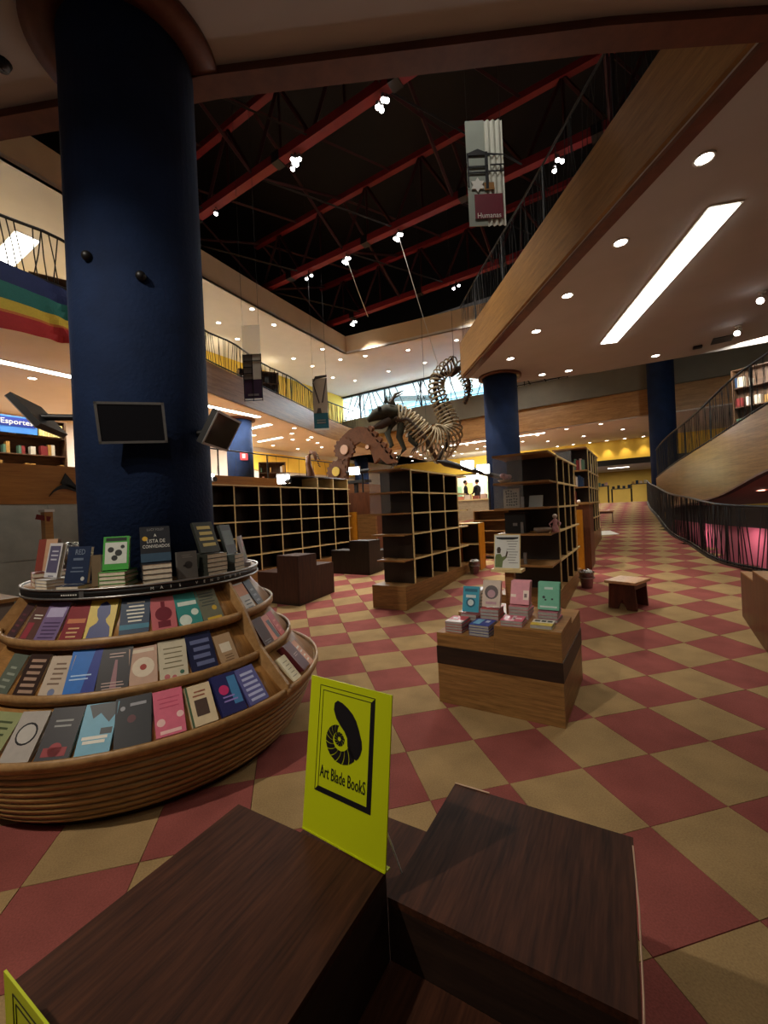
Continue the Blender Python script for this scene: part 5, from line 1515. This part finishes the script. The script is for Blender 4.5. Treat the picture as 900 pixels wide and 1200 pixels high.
# ================================================================== RAISED LEVEL BOOKCASES AND SIGN
CASE = wood('case umber', srgb(70, 48, 32), srgb(98, 70, 46), stretch=(1, 1, 6), rough=.5)
def bookcase(label, x, y, z, w, d, h, az, n, fill, group, blab, bright=0):
    """local: front at -y, width along x"""
    t = thing('bookcase', label, 'bookcase', (x, y, z), az)
    for s in (-1, 1):
        B(s * w / 2 - .02, s * w / 2 + .02, 0, d, 0, h).build('side', CASE, t, world=False)
    B(-w / 2, w / 2, d - .02, d, 0, h).build('back', CASE, t, world=False)
    st = h / n
    for k in range(n + 1):
        B(-w / 2 + .02, w / 2 - .02, 0, d - .02, min(k * st, h - .025), min(k * st, h - .025) + .025).build('shelf_board', CASE, t, world=False)
    R3 = Matrix.Rotation(az, 3, 'Z')
    for k in range(n):
        xx = -w / 2 + .05
        while xx < w / 2 - .1:
            tt = random.choice((.05, .07, .1, .14))
            if random.random() < fill:
                p = R3 @ Vector((xx + tt / 2, .03, k * st + .025))
                c = random.choice(cols_)
                mini_book(x + p.x, y + p.y, z + p.z, .17, tt, min(st - .08, random.choice((.2, .24, .28))), c, blab, group, az - PI / 2)
            xx += tt + .006
    return t
# az such that the front (-y local) faces +x : rotate +90 deg
bk = bookcase('tall bookcase under the blue Esportes sign on the raised level', -13.0, 3.3, 2.1, 3.2, .35, 2.35, R(90), 5, .55, 'books under the blue sign', 'small book on the shelves under the blue sign')
sg = thing('section_sign', 'blue section sign lettered Esportes above the left bookcase', 'sign', (-12.95, 2.9, 4.0))
B(-12.97, -12.95, 1.8, 4.28, 4.02, 4.44).build('panel', plain('sign blue', srgb(60, 120, 196), .5, .15, 2), sg)
B(-12.95, -12.94, 2.2, 4.24, 4.18, 4.40).build('name_band', plain('sign deep blue', srgb(20, 44, 130), .5, .05, 2), sg)
MB().text('Esportes', .18, Matrix(((0, 0, 1, -12.935), (1, 0, 0, 3.88), (0, 1, 0, 4.29), (0, 0, 0, 1))), ext=.004).build('lettering', WHITEP, sg)
for k in range(9):
    tag(B(-12.99, -12.90, 4.31 + k * .055, 4.36 + k * .055, 4.01, 4.28 + .02 * (k % 3)).build('binder', paint((222, 204, 140) if k % 2 else (206, 190, 120))), 'cream upright binder at the end of the blue sign shelf', 'binder', 'cream binders beside the blue sign')
bookcase('bookcase with open shelves beside the edge-on black screen', -12.2, 5.1, 2.1, 1.5, .35, 2.25, 0, 6, .5, 'books beside the black screen', 'small book on the shelves beside the black screen')
bookcase('narrow bookcase just right of the thick column', -13.4, 8.9, 2.1, .9, .35, 1.9, R(60), 5, .55, 'books just right of the thick column', 'small book just right of the thick column')
bookcase('narrow bookcase right of the lit blue column', -12.4, 11.6, 2.1, 1.0, .35, 1.75, R(50), 4, .6, 'books right of the lit blue column', 'small book right of the lit blue column')
bookcase('low bookcase under the yellow panel on the raised level', -13.4, 14.2, 2.1, 3.6, .35, 1.35, R(65), 3, .6, 'books under the yellow panel', 'small book under the yellow panel')
bookcase('dark bookcase behind the upper left railing beside the lamp box', -12.6, 5.0, 5.6, 1.6, .4, 2.55, R(70), 4, .3, 'books behind the upper left railing', 'small book behind the upper left railing')
bookcase('dark bookcase behind the balcony railing between the two banners', -12.7, 11.4, 5.6, 1.5, .4, 1.9, R(60), 4, .3, 'books behind the balcony between the banners', 'small book behind the balcony between the banners')
bookcase('bookcase behind the ramp railing at the right picture edge', 3.2, 14.4, 3.0, 2.2, .35, 2.1, R(-25), 4, .6, 'books behind the ramp railing', 'small book behind the ramp railing')
light('ramp_fill_light', 'AREA', (2.4, 13.2, 5.25), 110, (1, .95, .85), .6, .6, aim=(.3, 1, -.8))  # area light added without a fitting to brighten the ramp level
ch = thing('round_armchair', 'dark round-backed chair behind the upper balcony railing', 'chair', (-12.4, 9.2, 5.605))
MB().lathe([(.22, .4), (.42, .4), (.46, 1.05), (.38, 1.05), (.34, .46), (.22, .46)], 20, R(60), R(300)).build('backrest', BONED, ch, world=False)
MB().lathe([(0, .36), (.4, .36), (.4, .44), (0, .44)], 20).build('seat', W_BROWN, ch, world=False)
for q in range(4):
    a = R(45 + 90 * q)
    MB().tube([(.3 * math.cos(a), .3 * math.sin(a), 0), (.28 * math.cos(a), .28 * math.sin(a), .37)], .03, 6).build('leg', BONED, ch, world=False)
# red exit sign on the lit column
rs = thing('exit_sign', 'small red sign on the lit blue column', 'sign', (-12.35, 10.2, 3.95))
MB().box(-.13, .13, -.012, .012, -.14, .14, Matrix.Rotation(R(52), 4, 'Z')).build('panel', paint((206, 66, 70)), rs, world=False)
MB().box(-.06, .04, -.016, -.012, -.07, .08, Matrix.Rotation(R(52), 4, 'Z')).build('figure', WHITEP, rs, world=False)
# black arrow-and-arc emblem on the oak parapet
em = thing('wall_emblem', 'black triangle and arc emblem on the left oak parapet', 'emblem', (-9.99, 3.85, 2.3))
Me = Matrix(((0, 0, 1, -9.998), (1, 0, 0, 3.44), (0, 1, 0, 2.26), (0, 0, 0, 1)))
MB().prism([(.20, .29), (.56, .10), (.46, .26), (.29, .50)], .03, Me).build('triangle', BLACKM, em)
arc = [(.0 + .62 * k / 8, .02 + .16 * math.sin(PI * (k / 8) ** .8)) for k in range(9)]
MB().prism(arc + [(x, z + .09 * math.sin(PI * k / 8) + .002) for k, (x, z) in list(enumerate(arc))[::-1]], .03, Me).build('arc', BLACKM, em)
# wooden notice post and wrapper bucket between display and marble wall
np_ = thing('notice_post', 'slim oak post with a red notice in front of the marble wall', 'post', (-6.1, 2.07, 0))
B(-6.16, -6.04, 2.03, 2.11, 0, 1.85).build('post', W_BALC, np_)
B(-6.19, -6.01, 2.02, 2.12, 1.85, 1.88).build('cap', WHITEP, np_)
MB().box(-.07, .07, -.004, .004, -.03, .03, Matrix.Translation((-6.06, 2.02, 1.78)) @ Matrix.Rotation(R(58), 4, 'Z') @ Matrix.Rotation(R(15), 4, 'Y')).build('red_notice', paint((120, 40, 34)), np_)
tbk = thing('metal_bucket', 'silver bucket with shiny wrappers on a stand by the marble wall', 'bucket', (-5.75, 2.2, 0))
MB().lathe([(0, 0), (.16, 0), (.16, 1.22), (0, 1.22)], 20).build('stand', W_EBONY, tbk, world=False)
MB().lathe([(0, 1.22), (.09, 1.22), (.13, 1.42), (.12, 1.42), (.08, 1.23), (0, 1.23)], 20).build('body', CHROME, tbk, world=False)
for q in range(5):
    MB().ball((.06 * math.cos(q * 1.3), .06 * math.sin(q * 1.3), 1.43), .05, 8, 5).build('crumpled_wrapper', CHROME, tbk, world=False)
dk = thing('grey_counter', 'grey counter edge behind the left end of the round display', 'counter', (-6.9, .9, 0))
B(-7.3, -6.0, .2, 1.7, 0, .86).build('body', plain('grey laminate', srgb(116, 106, 98), .6, .05, 4), dk)
B(-7.34, -5.96, .16, 1.74, .86, .90).build('top', W_BROWN, dk)

# ================================================================== TWO VISITORS FAR AWAY
SKIN = plain('skin', srgb(190, 140, 112), .6, .05, 10)
def person(x, y, az, label, coat, arm_up):
    z = fz(y) + .10
    t = thing('person', label, 'person', (x, y, z), az)
    me = bpy.data.meshes.new('body')
    V = [(0, 0, .98), (0, 0, 1.2), (0, 0, 1.44), (0, 0, 1.56), (.11, 0, .92), (.12, .02, .50), (.12, -.02, .06), (.12, .12, .03), (-.11, 0, .92), (-.12, .02, .50), (-.12, -.02, .06), (-.12, .12, .03), (.2, 0, 1.44), (.27, .03, 1.16), (.24 - .16 * arm_up, .2, 1.0 + .3 * arm_up), (-.2, 0, 1.44), (-.27, .03, 1.16), (-.22 + .1 * arm_up, .2, 1.02 + .1 * arm_up)]
    E_ = [(0, 1), (1, 2), (2, 3), (0, 4), (4, 5), (5, 6), (6, 7), (0, 8), (8, 9), (9, 10), (10, 11), (2, 12), (12, 13), (13, 14), (2, 15), (15, 16), (16, 17)]
    rr = [.16, .15, .13, .06, .10, .075, .05, .04, .10, .075, .05, .04, .075, .055, .04, .075, .055, .04]
    me.from_pydata(V, E_, [])
    o = bpy.data.objects.new('body', me)
    COL.objects.link(o)
    o.modifiers.new('skin', 'SKIN')
    for sv, q in zip(me.skin_vertices[0].data, rr):
        sv.radius = (q, q * .8)
    me.skin_vertices[0].data[0].use_root = True
    ss = o.modifiers.new('sub', 'SUBSURF')
    ss.levels = ss.render_levels = 2
    me.materials.append(paint(coat, .8))
    o.parent = t
    MB().ball((0, .01, 1.70), .105, 14, 10, (.86, .95, 1.18)).build('head', SKIN, t, world=False)
    MB().ball((0, -.02, 1.745), .112, 14, 8, (.9, .95, .95)).build('hair', paint((26, 20, 18), .8), t, world=False)
    MB().ball((0, .115, 1.69), .018, 6, 4).build('nose', SKIN, t, world=False)
    for q in (14, 17):
        e = Vector(V[q])
        h_ = MB()
        h_.ball(tuple(e + Vector((0, .05, 0))), .04, 8, 6, (.8, 1.2, .5))
        for f in range(4):
            h_.tube([e + Vector((-.03 + .02 * f, .08, 0)), e + Vector((-.03 + .02 * f, .12, -.01)), e + Vector((-.03 + .02 * f, .145, -.035))], .009, 5)
        h_.tube([e + Vector((.03, .05, 0)), e + Vector((.055, .08, .01)), e + Vector((.05, .11, 0))], .01, 5)
        h_.build('hand', SKIN, t, world=False)
    return t
person(-8.05, 21.2, R(-70), 'person in black standing left of a pair beyond the grid shelf', (20, 20, 24), 0)
person(-7.42, 21.2, R(70), 'person in a dark jacket standing right of a pair beyond the grid shelf', (30, 30, 36), .6)

# ================================================================== FAR END OF THE AISLE
lt_ = thing('light_panel', 'bright cream shop display behind the two visitors', 'display', (-8.6, 27.5, fz(27)))
B(-11.5, -6.6, 27.6, 27.7, fz(26), 3.95).build('panel', plain('cream display panel', srgb(226, 220, 180), .6, .1, 1), lt_)
for k in range(6):
    B(-11.3 + k * .8, -10.75 + k * .8, 27.5, 27.6, 1.9 + .25 * (k % 3), 3.2 + .2 * (k % 2)).build('poster', paint(((150, 190, 150), (230, 210, 120), (190, 200, 210))[k % 3]), lt_)
light('display_wash', 'AREA', (-9.0, 26.2, 4.6), 160, (1, .96, .85), 3.5, .4, aim=(0, 1, -.7))
for k, (x, y, w_, h_, c) in enumerate(((-2.3, 30.5, .9, 1.1, (60, 50, 46)), (-1.2, 31.5, 1.2, .9, (120, 130, 120)), (-.2, 33, 1.0, 1.2, (70, 60, 56)), (-3.4, 33, 1.2, 1.3, (150, 150, 140)))):
    t = thing('far_table', '%s display table in the far back room' % ('small dark', 'wide grey green', 'tall brown', 'pale grey')[k], 'table', (x, y, fz(26)))
    B(x - w_ / 2, x + w_ / 2, y - .3, y + .3, fz(26) + h_ - .04, fz(26) + h_).build('top', paint(c), t)
    for sx in (-1, 1):
        for sy in (-1, 1):
            B(x + sx * (w_ / 2 - .05) - .03, x + sx * (w_ / 2 - .05) + .03, y + sy * .25 - .03, y + sy * .25 + .03, fz(26), fz(26) + h_ - .04).build('leg', BLACKM, t)
    for q in range(4):
        xx = x - w_ / 2 + .15 + q * (w_ - .3) / 3
        tag(B(xx - .08, xx + .08, y - .1, y + .1, fz(26) + h_, fz(26) + h_ + .16 + .06 * (q % 2)).build('display_box', paint(random.choice(cols_))), 'small box on a table in the far back room', 'box', 'boxes on the far tables')
for k in range(5):
    y = 21.6 + k * .9
    tag(B(.40, .48, y, y + .5, fz(y), fz(y) + 1.9).build('dark_upright', BLACKM), 'dark upright screen panel along the far end of the railing', 'panel', 'dark uprights along the far railing')

# ---- the small far books: the nearest singly, the rest as one object
MINI.sort()
far = {}
for n_, (d_, x, y, z, w_, t_, h_, col, label, grp, az) in enumerate(MINI):
    if n_ < 100:
        k = (w_, t_, h_, col)
        if k not in proto_b:
            me = MB().box(-w_, 0, -t_ / 2, t_ / 2, 0, h_).mesh('book')
            me.materials.append(paint(col))
            proto_b[k] = me
        o = bpy.data.objects.new('book', proto_b[k])
        COL.objects.link(o)
        o.location = (x, y, z)
        o.rotation_euler = (0, 0, az)
        tag(o, label, 'book', grp)
    else:
        far.setdefault(col, MB()).box(-w_, 0, -t_ / 2, t_ / 2, 0, h_, Matrix.Translation((x, y, z)) @ Matrix.Rotation(az, 4, 'Z'))
allb = MB()
idx = []
for q, (col, m) in enumerate(far.items()):
    allb.add(m.v, m.f)
    idx += [q] * len(m.f)
ob = allb.build('distant_books', paint(list(far)[0]))
ob.data.materials.clear()
for col in far:
    ob.data.materials.append(paint(col))
ob.data.polygons.foreach_set('material_index', idx)
tag(ob, 'many small books on the distant shelves', 'books')
stuff(ob)

fc = thing('low_counter', 'pale low counter in front of the two distant visitors', 'counter', (-7.4, 19.6, fz(19.6)))
B(-8.6, -6.2, 19.4, 20.0, fz(19.4) - .02, 2.02).build('body', wood('pale counter', srgb(150, 130, 100), srgb(180, 160, 126), stretch=(2, 2, 6)), fc)
B(-8.66, -6.14, 19.34, 20.06, 2.02, 2.08).build('top', W_SHELF, fc)
for k in range(4):
    tag(B(-7.9 + k * .4, -7.62 + k * .4, 19.55, 19.8, 2.081, 2.25 + .06 * (k % 2)).build('gift_box', paint(((196, 120, 90), (220, 200, 180), (150, 80, 60), (206, 170, 150))[k])), '%s box on the pale low counter' % ('salmon', 'cream', 'brick red', 'blush')[k], 'box', 'boxes on the pale low counter')
